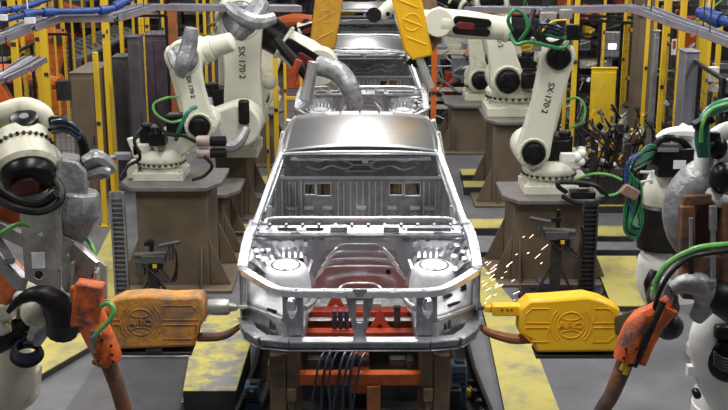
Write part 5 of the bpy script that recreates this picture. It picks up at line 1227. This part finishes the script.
for i, (px, Yk, w, h, a, b, L) in enumerate(RK): rack(L, px, Yk, w, h, a, b, 100+i)
# cross pipes at top centre behind the last car
for L, y_, Yk, mt in (('pale horizontal pipe across the gap at the top centre, upper one', 4, 27.0, 'trim'), ('pale horizontal pipe across the gap at the top centre, lower one', 22, 24.0, 'bodyb')):
    t = thing('cross_pipe', L, 'pipe', P(368,y_,Yk))
    m = MB(); a = P(338,y_,Yk); b = P(400,y_,Yk); m.cyl(a,b,.05); m.build('pipe', mt, t)
    m = MB(); m.bar((a.x,Yk,0),a,.06,.06,(0,1,0)); m.bar((b.x,Yk,0),b,.06,.06,(0,1,0)); m.build('leg', 'dark', t)
# machine cluster at right beyond the fence
for i, (px, pyb, Yk, L) in enumerate(((592,140,15.3,'cluttered brown machine assembly left of the yellow guard foot'),(612,138,14.6,'cluttered brown machine assembly under the yellow guard'),(636,135,15.2,'cluttered dark machine assembly at the foot of the taupe column'),(655,130,16.2,'cluttered dark machine assembly between the yellow posts right of the taupe column'),(574,125,18.5,'cluttered machine assembly behind the front right robot elbow cables'),(700,130,17.2,'cluttered dark machine assembly behind the grey perforated duct at right'))):
    rnd = random.Random(500+i); x = P(px,100,Yk).x
    t = thing('fixture_machine', L, 'machine', (x,Yk,0), 'welding fixtures beyond the right fence')
    m = MB(); m.box((x,Yk+.25,.25),(.6,.5,.5)); m.bar((x-.2,Yk,.4),(x-.2,Yk,1.1),.09,.09,(0,1,0)); m.bar((x+.25,Yk,.4),(x+.25,Yk,.95),.08,.08,(0,1,0)); m.build('frame', 'dark', t, bev=.01)
    for k in range(46):
        p = V((x+(rnd.random()-.5)*.8, Yk-.2+rnd.random()*.5, .35+rnd.random()*.9)); m = MB()
        if k % 3: m.box(p,(.03+.10*rnd.random()**2,.05,.03+.12*rnd.random()**2),(rnd.random(),rnd.random(),rnd.random()))
        else: m.cyl(p, p+V((rnd.random()-.5,0,rnd.random()-.3))*.3, .012+.02*rnd.random(), n=7)
        m.build('clamp', rnd.choice(['galv','rust','dark','yellow','purple','alu','post','dark','rubber','cream2']), t)
    m = MB()
    for k in range(5):
        xa = x+(rnd.random()-.5)*.9; m.tube([(xa,Yk-.2,.5),(xa+.1,Yk-.25,.9),(xa+(rnd.random()-.5)*.5,Yk-.2,1.2)],.012,5,4)
    m.build('cable', 'rubber', t)
# ================= LIGHT, WORLD, CAMERA =================
def area(x, y, z, sx, sy, e, rot=(0,0,0), col=(1,.985,.955)):
    l = bpy.data.lights.new('hall_light', 'AREA'); l.shape = 'RECTANGLE'; l.size = sx; l.size_y = sy; l.energy = e; l.color = col
    o = bpy.data.objects.new('hall_light', l); C.objects.link(o); o.location = (x,y,z); o.rotation_euler = rot
for y in (5, 9.5, 14, 19, 25, 32, 40):
    for x in (-6, 0, 6):
        area(x, y, 7.2, 1.0 if x else .8, 2.6, (230 if x == 0 else 200)*(1 if y < 16 else .45))
w = bpy.data.worlds.new('world'); w.use_nodes = True; bpy.context.scene.world = w
w.node_tree.nodes['Background'].inputs[0].default_value = (.85,.9,1,1); w.node_tree.nodes['Background'].inputs[1].default_value = .07
cam = bpy.data.cameras.new('camera'); cam.lens = F/728*36; cam.sensor_width = 36; cam.clip_end = 200
co = bpy.data.objects.new('camera', cam); C.objects.link(co); co.location = (0,0,CAMZ); co.rotation_euler = (math.pi/2-PITCH,0,0)
bpy.context.scene.camera = co
vs = bpy.context.scene.view_settings; vs.view_transform = 'Standard'; vs.look = 'None'; vs.gamma = 1; vs.exposure = .15; vs.use_curve_mapping = False
